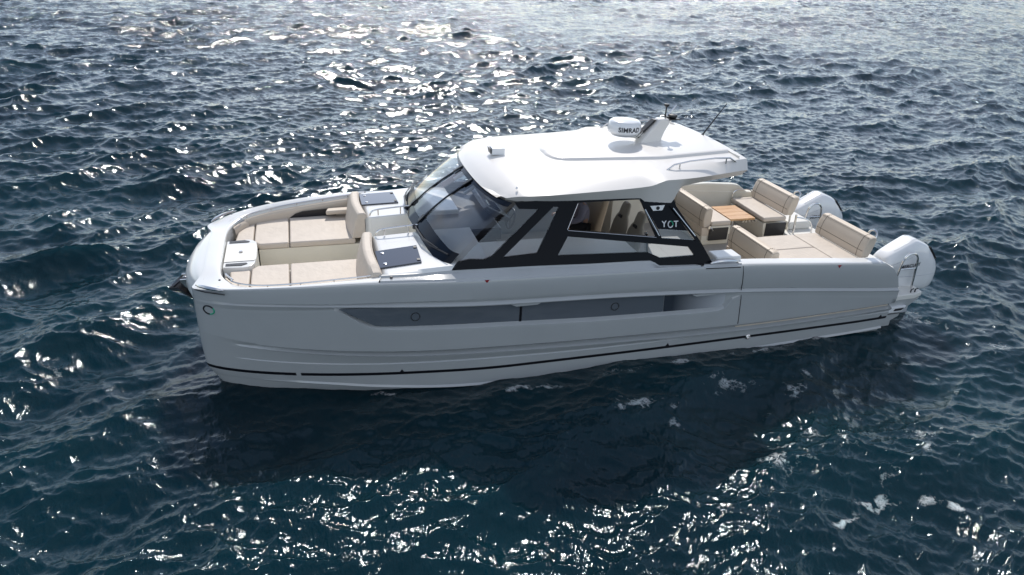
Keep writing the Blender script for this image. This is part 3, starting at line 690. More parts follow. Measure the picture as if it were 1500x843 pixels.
for s_ in (-1, 1):
    wsband(s_*um-.012, s_*um+.012, .0, 1.0, .004, .014, 3, 20).build('windshield_mullion', FRAME, boat, angle=50)
    for (v0, v1) in ((.10, .20), (.84, .97)):
        wsband(s_*um-.02, s_*um+.02, v0, v1, .02, .012, 3, 6).build('mullion_clip', DARK, boat, angle=50)
# wipers
for s_ in (-1, 1):
    arm = [Vector(ws(s_*.27, .02, .03)), Vector(ws(s_*.55, .03, .05)), Vector(ws(s_*.80, .10, .04))]
    mb = MB().tube(arm, [.014, .012, .008], 6); mb.tube([ws(s_*.52, .02, .03), ws(s_*.70, .055, .035), ws(s_*.93, .13, .03)], .010, 6)
    mb.tube([ws(s_*.25, .0, .01), ws(s_*.27, .02, .045)], .03, 8)
    mb.build('wiper', DARK, boat)

# --- cabin side frames
SL = .30
pf = lambda x, z: -1.80+SL*(z-1.75)
outer2 = [(-2.46, 1.80), (-1.9, 1.785), (-1.3, 1.775), (-.45, 1.745), (.56, 1.72), (.72, 1.635), (1.63, 1.595), (1.415, 1.93), (.99, 2.48), (.95, 2.62), (.4, 2.66), (-1.1, 2.66), (-1.52, 2.645), (-1.46, 2.56), (-1.17, 2.54), (-1.88, 1.945), (-2.0, 1.905), (-2.2, 1.925), (-2.36, 1.90)]
holes = [[(-1.73, 1.915), (-1.21, 1.94), (-.86, 2.555), (-.95, 2.565)],
         [(-.755, 2.235), (-.575, 2.60), (.405, 2.60), (.66, 2.05)],
         [(-.91, 1.885), (-.745, 2.145), (1.20, 1.875), (1.31, 1.735), (.74, 1.735), (.52, 1.835)],
         [(.50, 2.48), (.885, 2.48), (1.325, 1.955), (.76, 2.02)]]
for sgn in (0, 1):
    mb = polyholes(outer2, holes, .045, pf); fo = (mb.mirror() if sgn else mb).build('side_frame', FRAME, boat, angle=30)
    for h in ([(-2.43, 1.83), (-2.2, 1.92), (-2.0, 1.90), (-1.88, 1.94), (-1.17, 2.545), (-1.50, 2.62)], holes[0], holes[2]):
        mb = MB().prism([(x, pf(x, z)+.018, z) for x, z in h], (0, .006, 0)); (mb.mirror() if sgn else mb).build('side_window', SGLASS, boat)
    # chrome lip along the lower rail and the opening
    mb = MB().tube([(-.745, pf(0, 2.225)-.004, 2.228), (.66, pf(0, 2.045)-.004, 2.045)], .006, 6); mb.tube([(-.75, pf(0, 2.24)-.004, 2.24), (-.58, pf(0, 2.59)-.004, 2.59)], .006, 6)
    (mb.mirror() if sgn else mb).build('window_trim', STEEL, boat)
    # arch panel: dark glass with chrome bars and lettering
    mb = MB().prism([(x, pf(x, z)+.02, z) for x, z in [(.50, 2.48), (.885, 2.48), (1.20, 2.10), (.70, 2.16)]], (0, .01, 0))
    ap = (mb.mirror() if sgn else mb).build('arch_panel', FRAME, boat)
    mb = MB().prism([(x, pf(x, z)+.02, z) for x, z in [(.70, 2.157), (1.20, 2.097), (1.325, 1.955), (.76, 2.02)]], (0, .01, 0)); (mb.mirror() if sgn else mb).build('arch_window', SGLASS, boat)
    mb = MB()
    for (a, b) in (((.47, 2.46), (.70, 2.07)), ((.93, 2.455), (1.305, 2.03))):
        mb.tube([(a[0], pf(*a)-.012, a[1]), (b[0], pf(*b)-.012, b[1])], .014, 8)
    (mb.mirror() if sgn else mb).build('chrome_bar', STEEL, ap)
    mb = MB().prism([(x, pf(x, z)-.006, z) for x, z in [(.56, 2.50), (.80, 2.50), (.76, 2.43), (.61, 2.43)]], (0, .02, 0)); (mb.mirror() if sgn else mb).build('light_plate', GEL, ap)
    mb = MB().rev([(.028, 0), (.028, -.01)], (.685, pf(0, 2.465)-.005, 2.465), 14, axis='Y'); (mb.mirror() if sgn else mb).build('light_lens', DARK, ap)
    mb = MB().tube([(.60, -1.62, 1.70), (.55, -1.58, 2.1)], .03, 10); (mb.mirror() if sgn else mb).build('stanchion', STEEL, boat)
def arch_map(cx, cz):
    return lambda x, y, z: Vector((cx+x-.45*y*.0, pf(0, cz+y)-.003-z+.0, cz+y))
for a0, a1, mm in ((-.15, .55, LGREEN), (.55, 1.85, LWHITE)):      # the round O, part white and part green
    MB().tube([(.905+.04*math.cos(q_*math.pi), pf(0, 2.215+.045*math.sin(q_*math.pi))+.014, 2.215+.045*math.sin(q_*math.pi)) for q_ in np.linspace(a0, a1, 16)], .0085, 6).build('arch_lettering', mm, ap)
for body, cx, mm in (('Y', .80, LWHITE), ('T', 1.0, LWHITE)):
    text_part('arch_lettering', body, .125, lambda x, y, z, cx=cx: Vector((cx+x, pf(0, 2.215+y)+.017-z, 2.215+y-.05*(cx-.9))), mm, ap, offset=.002)

# --- hardtop
zc = pchip([-1.86, -1.7, -1.4, -1.0, -.35, 0, .87, 2.34], [2.665, 2.76, 2.845, 2.885, 2.915, 2.935, 3.0, 3.085])
def frontx(y): return -1.86+.045*y*y+.035*y**4
def rooftop(x, y):
    xf = frontx(y)+1.86
    return zc(x-xf*(1-np.clip((x+1.86)/1.5, 0, 1)))-.035*(y/1.25)**2
NS = 60
def rline(y_of, z_of, x0, x1): return [(x0+(x1-x0)*(s_**1.5), y_of(x0+(x1-x0)*(s_**1.5)), z_of(x0+(x1-x0)*(s_**1.5))) for s_ in np.linspace(0, 1, NS)]
rl = []
for y in (0, .25, .5, .75, .95, 1.1):
    rl.append(rline(lambda x, y=y: -y*(1-.05*np.clip((x-1)/1.34, 0, 1)), lambda x, y=y: rooftop(x, y), frontx(y), 2.34-.01*y))
yR1 = pchip([-1.7, -.35, 1.0, 2.33], [1.24, 1.27, 1.26, 1.195]); rl.append(rline(lambda x: -yR1(x), lambda x: rooftop(x, 1.25)-.004, frontx(1.24), 2.33))
# shoulder facet from the upper crease to the widest crease
yR2 = pchip([-1.62, -1.35, -.9, .6, .95, 2.335], [1.40, 1.56, 1.63, 1.63, 1.61, 1.265]); zR2 = pchip([-1.62, -1.4, -1.1, -.5, .5, .78, 2.335], [2.675, 2.735, 2.755, 2.775, 2.825, 2.90, 2.885])
mid = rline(lambda x: -(yR1(x)*.45+yR2(x)*.55), lambda x: rooftop(x, 1.25)*.42+zR2(x)*.58+.012, frontx(1.33), 2.335)
rl += [mid, rline(lambda x: -yR2(x), zR2, frontx(1.42)+.01, 2.335)]
yR3 = pchip([-1.6, -1.3, .4, .95, 1.1, 2.30], [1.37, 1.50, 1.53, 1.56, 1.50, 1.17]); zR3 = pchip([-1.6, -1.3, -.4, .40, .50, .93, 1.03, 2.30], [2.64, 2.625, 2.60, 2.592, 2.49, 2.475, 2.75, 2.775])
def dense(x0, x1):
    return np.unique(np.concatenate([np.linspace(x0, x1, NS-8), [.40, .45, .50, .93, .97, 1.03, 1.0, .43]]))[:NS]
r3 = rline(lambda x: -yR3(x), zR3, frontx(1.40)+.02, 2.30); rl.append(r3)
rl.append([(x, y+.10, z-.0) for x, y, z in r3]); rl.append([(max(x, -1.55), -1.0, 2.66+.04*np.clip((x-.9)/.3, 0, 1)+.08*np.clip((x-1)/1.3, 0, 1)) for x, y, z in r3]); rl.append([(max(x, -1.6), 0, 2.68+.04*np.clip((x-.9)/.3, 0, 1)+.08*np.clip((x-1)/1.3, 0, 1)) for x, y, z in r3])
rm = MB().loft(rl)
aft = [l[-1] for l in rl]; rm.add(aft, [list(range(len(aft)))])
fr = [l[0] for l in rl]; rm.add(fr, [list(range(len(fr)))])
roof = both(rm).build('hardtop', ROOFM, boat, angle=24)
# raised centre panel on the roof
pl = chaikin([(-.60, 0, 0), (-.61, -.12, 0), (-.55, -.34, 0), (-.40, -.46, 0), (.05, -.56, 0), (.96, -.85, 0), (1.2, -.86, 0), (2.2, -.86, 0)], 2)
pl = resample(pl, 60)
rwp = []
for k, (ins, dz) in enumerate(((-.03, -.012), (-.015, .012), (0, .034), (.06, .040))):
    rwp.append([(x+(ins if y > -.45 else ins*.3), min(0, y+(ins if y < -.05 else 0)), rooftop(x+ins, abs(y))+dz) for x, y, z in pl])
for f in (.7, .4, 0): rwp.append([(rwp[3][i][0]*1.0, rwp[3][i][1]*f, rooftop(rwp[3][i][0], abs(rwp[3][i][1]*f))+.040) for i in range(len(pl))])
both(MB().loft(rwp)).build('roof_panel', ROOFM, roof, angle=50)
MB().box(2.215, 2.225, -1.15, 1.15, 3.03, 3.0772).build('roof_seam', STEP, roof)
for sgn in (0, 1):
    z0 = [rooftop(x, 1.25) for x in (.92, 1.07, 1.95, 2.12)]
    mb = MB().tube(chaikin([(.90, -1.31, z0[0]-.02), (1.07, -1.29, z0[1]+.075), (1.95, -1.25, z0[2]+.075), (2.12, -1.23, z0[3]-.02)], 1), .014, 8)
    mb.tube([(1.12, -1.29, z0[1]-.03), (1.12, -1.29, z0[1]+.07)], .012, 8); mb.tube([(1.93, -1.25, z0[2]-.03), (1.93, -1.25, z0[2]+.07)], .012, 8)
    (mb.mirror() if sgn else mb).build('roof_handrail', STEEL, boat)
    mb = MB().rev([(.018, 0), (.018, .012), (.006, .03)], (-1.45, -1.36, 2.79), 8); (mb.mirror() if sgn else mb).build('roof_fitting', STEEL, boat)
# searchlight
mb = MB().prism([(-1.43, .12, 2.86), (-1.22, .10, 2.86), (-1.22, .28, 2.86), (-1.43, .30, 2.86)], (0, 0, .11)); mb.rev([(.05, -.03), (.04, .04)], (-1.3, .2, 2.84), 14)
sp = mb.build('searchlight', ENG, boat, bevel=.012)
MB().prism([(-1.436, .13, 2.875), (-1.436, .29, 2.875), (-1.452, .30, 2.96), (-1.452, .12, 2.96)], (-.01, 0, 0)).build('searchlight_lens', DARK, sp)

# --- radar, mast, antenna
RC = (.775, .04, 0)
rz = 3.175
rad_ = MB().rev([(.19, 0), (.262, .03), (.275, .07), (.272, .14), (.255, .20), (.215, .225), (.10, .238), (.01, .24)], (RC[0], RC[1], rz), 40).build('radar_dome', ENG, boat, angle=60)
MB().rev([(.20, -.02), (.235, .028)], (RC[0], RC[1], rz), 32).build('radar_base', ENGG, rad_)
def rmap(x, y, z):
    r_ = .2775; a0 = math.radians(-95); a = a0+x/r_; zz_ = rz+.105+y
    rr = .2755-.0*y+z*.5
    return Vector((RC[0]+rr*math.cos(a), RC[1]+rr*math.sin(a), zz_))
text_part('radar_lettering', 'SIMRAD', .105, rmap, LTEXT, rad_, offset=.003, spacing=1.05)
mz = rooftop(1.2, 0)+.040
def mastsec(z, x0, x1, hw): return [(x0, -hw*.35, z), (x0+.05, -hw, z), (x1-.04, -hw, z), (x1, -hw*.5, z), (x1, hw*.5, z), (x1-.04, hw, z), (x0+.05, hw, z), (x0, hw*.35, z)]
mast = MB().loft([mastsec(mz-.02, .98, 1.42, .13), mastsec(mz+.02, 1.0, 1.42, .12), mastsec(mz+.15, 1.12, 1.47, .10), mastsec(mz+.34, 1.30, 1.58, .085), mastsec(mz+.36, 1.31, 1.60, .08)], close=True, cap=True).build('mast', ROOFM, boat, bevel=.01, angle=40)
MB().loft([[(1.0, -.06, mz+.05), (1.0, .06, mz+.05)], [(1.29, -.06, mz+.345), (1.29, .06, mz+.345)], [(1.25, -.06, mz+.345), (1.25, .06, mz+.345)], [(.97, -.05, mz+.07), (.97, .05, mz+.07)]], close=False).build('mast_strip', TAUPE, mast)
MB().tube([(.80, .04, rz-.01), (1.0, .02, rz-.03), (1.14, 0, rz-.02)], [.05, .06, .06], 10).build('radar_bracket', ROOFM, mast)
mb = MB().box(1.50, 1.70, -.10, .10, mz+.34, mz+.36); mb.rev([(.05, 0), (.075, .03), (.07, .06), (.02, .07)], (1.60, -.02, mz+.36), 16)
mb.build('horn', DARK, mast)
mb = MB().tube([(1.47, .0, mz+.36), (1.47, 0, mz+.56)], .012, 8); mb.rev([(.02, 0), (.045, .025), (.045, .05), (.01, .055)], (1.47, 0, mz+.54), 12); mb.build('anchor_light', DARK, mast)
MB().tube([(1.53, .05, mz+.38), (1.68, .06, mz+.56)], [.02, .008], 6).build('small_antenna', STEEL, mast)
zb = rooftop(2.25, .1)
mb = MB().tube([(2.25, .05, zb-.01), (2.25, .05, zb+.04)], .025, 10); mb.tube([(2.25, .05, zb+.03), (2.62, .05, zb+.55)], [.014, .007], 6)
mb.build('whip_antenna', DARK, boat)

# --- cabin interior
MB().box(-2.5, 2.3, -1.66, 1.66, .80, .86).build('cabin_sole', FLOOR, boat)
MB().box(-2.45, .45, -1.64, -.80, .86, 1.775).build('galley_counter', STEP, boat, bevel=.02)
mb = MB().prism([(-2.66, -.36, 1.60), (-2.66, 1.55, 1.60), (-1.35, 1.55, 1.60), (-1.35, -.36, 1.60)], (0, 0, .20)); mb.prism([(-1.55, .2, .9), (-1.55, 1.5, .9), (-1.2, 1.5, .9), (-1.2, .2, .9)], (-.1, 0, .75))
dash = mb.build('dashboard', DASHM, boat, bevel=.03)
MB().prism([(-1.30, .30, 1.72), (-1.05, .30, 1.62), (-1.02, .30, 1.70), (-1.42, .30, 1.93), (-1.5, .30, 1.90)], (0, 1.1, 0)).build('instrument_pod', DASHM, dash, bevel=.02)
MB().prism([(-1.18, .40, 1.795), (-1.38, .40, 1.905), (-1.38, .80, 1.905), (-1.18, .80, 1.795)], (.012, 0, .02)).build('chart_screen', DGLASS, dash)
ring = [(-.88+.05*math.sin(a), .75+.19*math.cos(a), 1.52+.17*math.sin(a)) for a in np.linspace(0, 2*math.pi, 29)[:-1]]
sw = MB().tube(ring, .016, 8, closed=True); sw.tube([(-1.2, .75, 1.5), (-.9, .75, 1.52)], .02, 8)
for a in (0, 2.1, 4.2): sw.tube([(-.89, .75, 1.52), (-.88+.05*math.sin(a), .75+.19*math.cos(a), 1.52+.17*math.sin(a))], .012, 6)
sw.build('steering_wheel', DASHM, boat)
# pale companion panels seen through the windshield
MB().prism([(-2.60, -1.58, 1.785), (-2.60, -.42, 1.80), (-2.42, -.40, 1.80), (-2.40, -1.58, 1.79)], (0, 0, .02)).build('dash_shelf', CREAM, boat)
for y in (.55, -.2): MB().tube([(-1.95, y, 2.35), (-1.60, y, 2.58)], .03, 8).build('roof_brace', GEL, boat)
def seat_shell(cx, cy, m_, zs=1.36, zt=2.0, lean=.16):
    s_ = empty_part('cabin_seat')
    MB().prism([(cx-.42, cy-.25, zs-.12), (cx+.02, cy-.25, zs-.10), (cx+.02, cy+.25, zs-.10), (cx-.42, cy+.25, zs-.12)], (0, 0, .13)).build('seat_pad', m_, s_, bevel=.05, seg=3)
    rws = []
    for f, hw, th in ((0, .25, .13), (.15, .255, .13), (.45, .25, .12), (.62, .20, .11), (.70, .15, .10), (.80, .145, .10), (.95, .13, .08), (1.0, .09, .05)):
        z = zs-.05+(zt-zs+.05)*f; x = cx+lean*f
        rws.append([(x-th*.5*math.cos(a)*(1 if math.cos(a) > 0 else 1.0), cy+hw*np.sign(math.sin(a))*abs(math.sin(a))**.6, z) for a in np.linspace(0, 2*math.pi, 21)[:-1]])
    MB().loft(rws, close=True, cap=True).build('seat_back', m_, s_, angle=70)
    z = zs-.05+(zt-zs+.05)*.66; x = cx+lean*.66
    MB().prism([(x-.075, cy-.06, z-.02), (x-.075, cy+.06, z-.02), (x-.07, cy+.05, z+.025), (x-.07, cy-.05, z+.025)], (.03, 0, 0)).build('headrest_slot', BLACK, s_)
    MB().tube([(cx-.18, cy, .86), (cx-.18, cy, zs-.1)], .07, 14).build('pedestal', GEL, s_)
    return s_
def empty_part(name):
    o = bpy.data.objects.new(name, None); scene.collection.objects.link(o); o.parent = boat; return o
seat_shell(.80, -.05, SEATM); seat_shell(.84, -.56, SEATM)
hs = empty_part('cabin_seat')
MB().prism([(.20, .50, 1.12), (.72, .50, 1.12), (.72, 1.02, 1.12), (.20, 1.02, 1.12)], (0, 0, .13)).build('seat_pad', HELMM, hs, bevel=.05, seg=3)
MB().prism([(.60, .49, 1.15), (.76, .49, 1.15), (.92, .49, 2.0), (.80, .49, 2.0)], (0, .54, 0)).build('seat_back', HELMM, hs, bevel=.05, seg=3)
MB().box(.25, .7, .55, .97, .86, 1.11).build('pedestal', DARK, hs)
MB().box(1.15, 1.75, .95, 1.55, .86, 1.72).build('galley_cabinet', CREAM, boat, bevel=.02)
mb = MB().box(1.78, 2.02, 1.30, 1.66, .86, 2.55); mb.build('rear_pillar', CREAM, boat, bevel=.02)
MB().box(1.75, 1.775, 1.36, 1.60, 1.42, 1.56).build('switch_panel', STEP, boat)

# --- aft cockpit
MB().box(2.0, 5.15, -1.74, 1.74, .80, .862).build('cockpit_sole', FLOOR, boat)
for sgn in (0, 1):      # bulwark tops and inner faces
    xs = np.linspace(2.06, 4.86, 40); rr = []
    for x in xs:
        yo = abs(hullpt(x, zC0(x))); z = zC0(x)
        if x > 4.3: yi = 1.73
        else: yi = 1.73
        rr.append([(x, -yo, z), (x, -yo+.02, z+.012), (x, -yi-.02, z+.014), (x, -yi, z+.0), (x, -yi, .5)])
    mb = MB().loft(rr)
    (mb.mirror() if sgn else mb).build('bulwark', GEL if not sgn else CREAM, boat, angle=35)
    mb = MB().box(1.72, 2.16, -1.80, -1.50, 1.40, 1.665); (mb.mirror() if sgn else mb).build('bulwark_end', GEL, boat, bevel=.03, seg=3)
# raised far bulwark seen behind the table
mb = MB().prism([(2.2, 1.74, 1.3), (2.2, 1.74, 1.60), (2.8, 1.74, 1.64), (3.6, 1.74, 1.645), (4.22, 1.74, 1.60), (4.36, 1.74, 1.57), (4.66, 1.74, 1.36), (4.66, 1.74, 1.2)], (0, .12, 0)); mb.build('coaming', CREAM, boat, bevel=.025, seg=3)

def backrest(y0, y1, xb, zb, zt, lean, th=.17, ribs=True, name='backrest', kind=1):
    """cross-section in XZ swept along Y, ribbed along the top; lean>0 leans aft"""
    H = zt-zb; prof = []
    pts = [(-th*.40, 0), (-th*.52, H*.35), (-th*.50, H*.70), (-th*.36, H*.92)]
    n = 11
    for i in range(n):
        a = math.pi*(1-i/(n-1)); rb = (.011 if i % 2 else 0) if ribs else 0
        pts.append((math.cos(a)*(th*.40-rb), H*.90+math.sin(a)*(H*.10-rb)))
    pts += [(th*.46, H*.6), (th*.42, H*.2), (th*.3, 0)]
    rws = []
    ys = [y0, y0+.012, y0+.05, y0+.16]+list(np.linspace(y0+.16, y1-.16, 8)[1:-1])+[y1-.16, y1-.05, y1-.012, y1]
    for y in ys:
        e = min(y-y0, y1-y); k = 1-.22*max(0, 1-e/.05)**2
        rws.append([(xb+lean*(z/H)+x*k, y, zb+H*.5+(z-H*.5)*(1-(1-k)*.5)) for x, z in pts])
    b = MB().loft(rws, close=True, cap=True).build(name, CUSH2, boat, angle=65)
    # piping seams near each end and along the crown
    for ye in (y0+.14, y1-.14):
        q_ = [(xb+lean*(z/H)+x*1.012, ye, zb+z*1.004) for x, z in pts]
        MB().tube([(xb+lean*(z/H)+x*1.0, ye, zb+z) for x, z in pts], .0045, 5).build('piping', SEAM, b)
    for (x, z) in ((-th*.37, H*.91), (-th*.515, H*.34)):
        MB().tube([(xb+lean*(z/H)+x, y, zb+z) for y in np.linspace(y0+.03, y1-.03, 6)], .0045, 5).build('piping', SEAM, b)
    return b
# forward benches' backrests, lower skirts and bases
for (y0, y1) in ((-1.66, -.42), (.42, 1.66)):
    backrest(y0, y1, 2.90, 1.22, 1.62, .0, .20)
    MB().prism([(2.82, y0+.01, 1.06), (2.80, y0+.01, 1.225), (2.97, y0+.01, 1.225), (2.97, y0+.01, 1.06)], (0, y1-y0-.02, 0)).build('backrest_skirt', CUSH2, boat, bevel=.01)
    MB().prism([(2.84, y0+.02, .862), (2.83, y0+.02, 1.06), (3.42, y0+.02, 1.06), (3.42, y0+.02, .862)], (0, y1-y0-.04, 0)).build('bench_base', CREAM, boat, bevel=.015)
    MB().tube([(2.80, y0+.02, 1.06), (2.80, y1-.02, 1.06)], .006, 5).build('piping', SEAM, boat)
    for z in (1.10, 1.20): pass
# far forward bench seat, facing aft
MB().prism([(3.0, .42, 1.06), (3.42, .42, 1.06), (3.42, 1.66, 1.06), (3.0, 1.66, 1.06)], (0, 0, .18)).build('bench_shell', CREAM, boat, bevel=.012)
cushion([(2.99, .43), (3.42, .43), (3.42, 1.66), (2.99, 1.66)], 1.335, .095, 'bench_cushion')
MB().box(2.97, 3.37, .405, .43, .96, 1.21).build('fridge_panel', DARK, boat, bevel=.008)
mb = MB().tube([(2.93, .40, 1.26), (2.98, .37, 1.22), (3.02, .385, 1.17)], .014, 6); mb.rev([(.03, 0), (.03, -.02)], (2.94, .40, 1.24), 10, axis='Y'); mb.build('seat_hinge', STEEL, boat)
# wooden table
tb = empty_part('cockpit_table')
for i, (ya, yb) in enumerate(((.52, .705), (.71, .895), (.90, 1.085), (1.09, 1.25))):
    MB().box(3.46, 4.0, ya, yb, 1.285, 1.325).build('plank', wood, tb, bevel=.006)
MB().tube([(3.73, .85, .86), (3.73, .85, 1.28)], .04, 12).build('leg', STEEL, tb)
mb = MB()
for i in range(5): mb.box(3.72+.07*i, 3.735+.07*i, .50, .60, 1.245, 1.284)
mb.build('hinge', STEEL, tb)
# far aft bench
MB().prism([(4.22, .46, .862), (4.16, .46, 1.22), (4.68, .46, 1.22), (4.72, .46, .862)], (0, 1.18, 0)).build('bench_base', CREAM, boat, bevel=.015)
MB().box(4.23, 4.68, .435, .465, .955, 1.215).build('storage_opening', DARK, boat, bevel=.006)
cushion([(4.13, .42), (4.64, .42), (4.66, 1.62), (4.16, 1.62)], 1.35, .09, 'bench_cushion')
backrest(.42, 1.66, 4.70, 1.36, 1.74, .08, .20)
mb = MB().tube(chaikin([(4.18, 1.66, 1.30), (4.20, 1.66, 1.47), (4.30, 1.66, 1.50), (4.6, 1.66, 1.50), (4.66, 1.66, 1.40)], 2), .011, 8); mb.build('grab_rail', STEEL, boat)
# near sunpad
MB().box(2.99, 4.98, -1.70, -.46, .862, 1.25).build('sunpad_base', CREAM, boat, bevel=.015)
cushion([(3.0, -.44), (4.145, -.44), (4.145, -1.04), (3.0, -1.04)], 1.355, .10, 'sunpad_cushion')
cushion([(3.0, -1.045), (4.145, -1.045), (4.145, -1.64), (3.0, -1.64)], 1.355, .10, 'sunpad_cushion')
cushion([(4.15, -.44), (4.63, -.44), (4.63, -1.64), (4.15, -1.64)], 1.36, .10, 'sunpad_cushion')
backrest(-1.66, -.42, 4.70, 1.36, 1.74, .08, .20)
for (y0, y1) in ((-1.66, -.42), (.42, 1.66)):      # backrest stays and handles
    for y in (y0+.1, y1-.02):
        MB().tube([(4.80, y, 1.02), (4.79, y, 1.45)], .016, 8).build('backrest_stay', STEEL, boat)
    mb = MB().tube(chaikin([(4.86, y0+.10, 1.50), (4.90, y0+.10, 1.66), (4.94, y0+.12, 1.76), (4.95, y0+.22, 1.78), (4.94, y0+.30, 1.74), (4.88, y0+.32, 1.52)], 2), .017, 8); mb.build('grab_rail', STEEL, boat)
# aft deck between and behind the benches
MB().box(4.66, 5.42, -1.73, 1.73, .80, 1.0).build('aft_deck', DECKM, boat, bevel=.02)
MB().box(4.84, 5.36, -1.70, -.55, 1.0, 1.16).build('aft_locker', DECKM, boat, bevel=.03, seg=3)
MB().box(4.84, 5.36, .55, 1.70, 1.0, 1.16).build('aft_locker', DECKM, boat, bevel=.03, seg=3)
mb = MB().tube(chaikin([(4.82, -.36, 1.30), (5.05, -.36, 1.30), (5.22, -.36, 1.20), (5.24, -.36, 1.0)], 1), .014, 8); mb.tube([(4.84, -.36, 1.0), (4.84, -.36, 1.32)], .016, 8); mb.build('gate_rail', STEEL, boat)
mb = MB().tube(chaikin([(4.82, .36, 1.34), (5.05, .36, 1.30), (5.22, .36, 1.18), (5.24, .36, 1.0)], 1), .014, 8); mb.tube([(4.82, .36, .95), (4.80, .36, 1.40)], .018, 8); mb.build('gate_rail', STEEL, boat)
# swim platforms
for sgn in (0, 1):
    mb = MB().prism([(5.20, -1.83, .545), (5.9, -1.80, .545), (6.10, -1.74, .545), (6.13, -1.55, .545), (6.12, -1.48, .545), (5.6, -1.47, .545), (5.20, -1.47, .545)], (0, 0, .10))
    po = (mb.mirror() if sgn else mb).build('swim_platform', DECKM, boat, bevel=.02, seg=2)
    mb = MB().prism([(5.2, -1.82, .10), (5.2, -1.82, .54), (6.07, -1.76, .54), (5.72, -1.78, .30), (5.68, -1.78, .20), (5.42, -1.80, .10)], (0, .9, 0)); (mb.mirror() if sgn else mb).build('hull_step', HULLM, boat, bevel=.012)
    mb = MB().prism([(5.30, -1.86, .33), (5.36, -1.86, .44), (5.74, -1.84, .44), (5.66, -1.84, .33)], (0, .06, 0)); sw_ = (mb.mirror() if sgn else mb).build('bracket', ENG, boat, bevel=.01)
    mb = MB().prism([(5.46, -1.866, .37), (5.49, -1.866, .41), (5.68, -1.856, .41), (5.63, -1.856, .37)], (0, .02, 0)); (mb.mirror() if sgn else mb).build('bracket_slot', DARK, sw_)
    mb = MB().tube([(5.22, -1.86, .315), (5.66, -1.85, .315)], .007, 6); (mb.mirror() if sgn else mb).build('bracket_line', BLACK, sw_)
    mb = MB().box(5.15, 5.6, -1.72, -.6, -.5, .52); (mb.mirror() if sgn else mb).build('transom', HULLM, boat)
    mb = MB()
    for x in (5.84, 5.93): mb.tube([(x, -1.74, .64), (x, -1.74, .70), (x+.07, -1.72, .70)], .012, 6)
    (mb.mirror() if sgn else mb).build('platform_cleat', DARK, po)
def ladder(y, x0, zb):
    pth = chaikin([(x0, y, zb), (x0+.03, y, zb+.45), (x0+.06, y, zb+.62), (x0+.15, y, zb+.70), (x0+.27, y, zb+.70), (x0+.36, y, zb+.62), (x0+.385, y, zb+.45), (x0+.42, y, zb)], 2)
    mb = MB().tube(pth, .018, 8); mb.tube([(x0+.025, y, zb+.41), (x0+.39, y, zb+.41)], .012, 8); return mb
ladder(-1.60, 5.56, .64).build('boarding_rail', STEEL, boat)
ladder(.88, 5.44, .70).build('boarding_rail', STEEL, boat)
MB().box(5.2, 5.5, -1.0, 1.0, .80, .98).build('aft_step', DECKM, boat, bevel=.02)

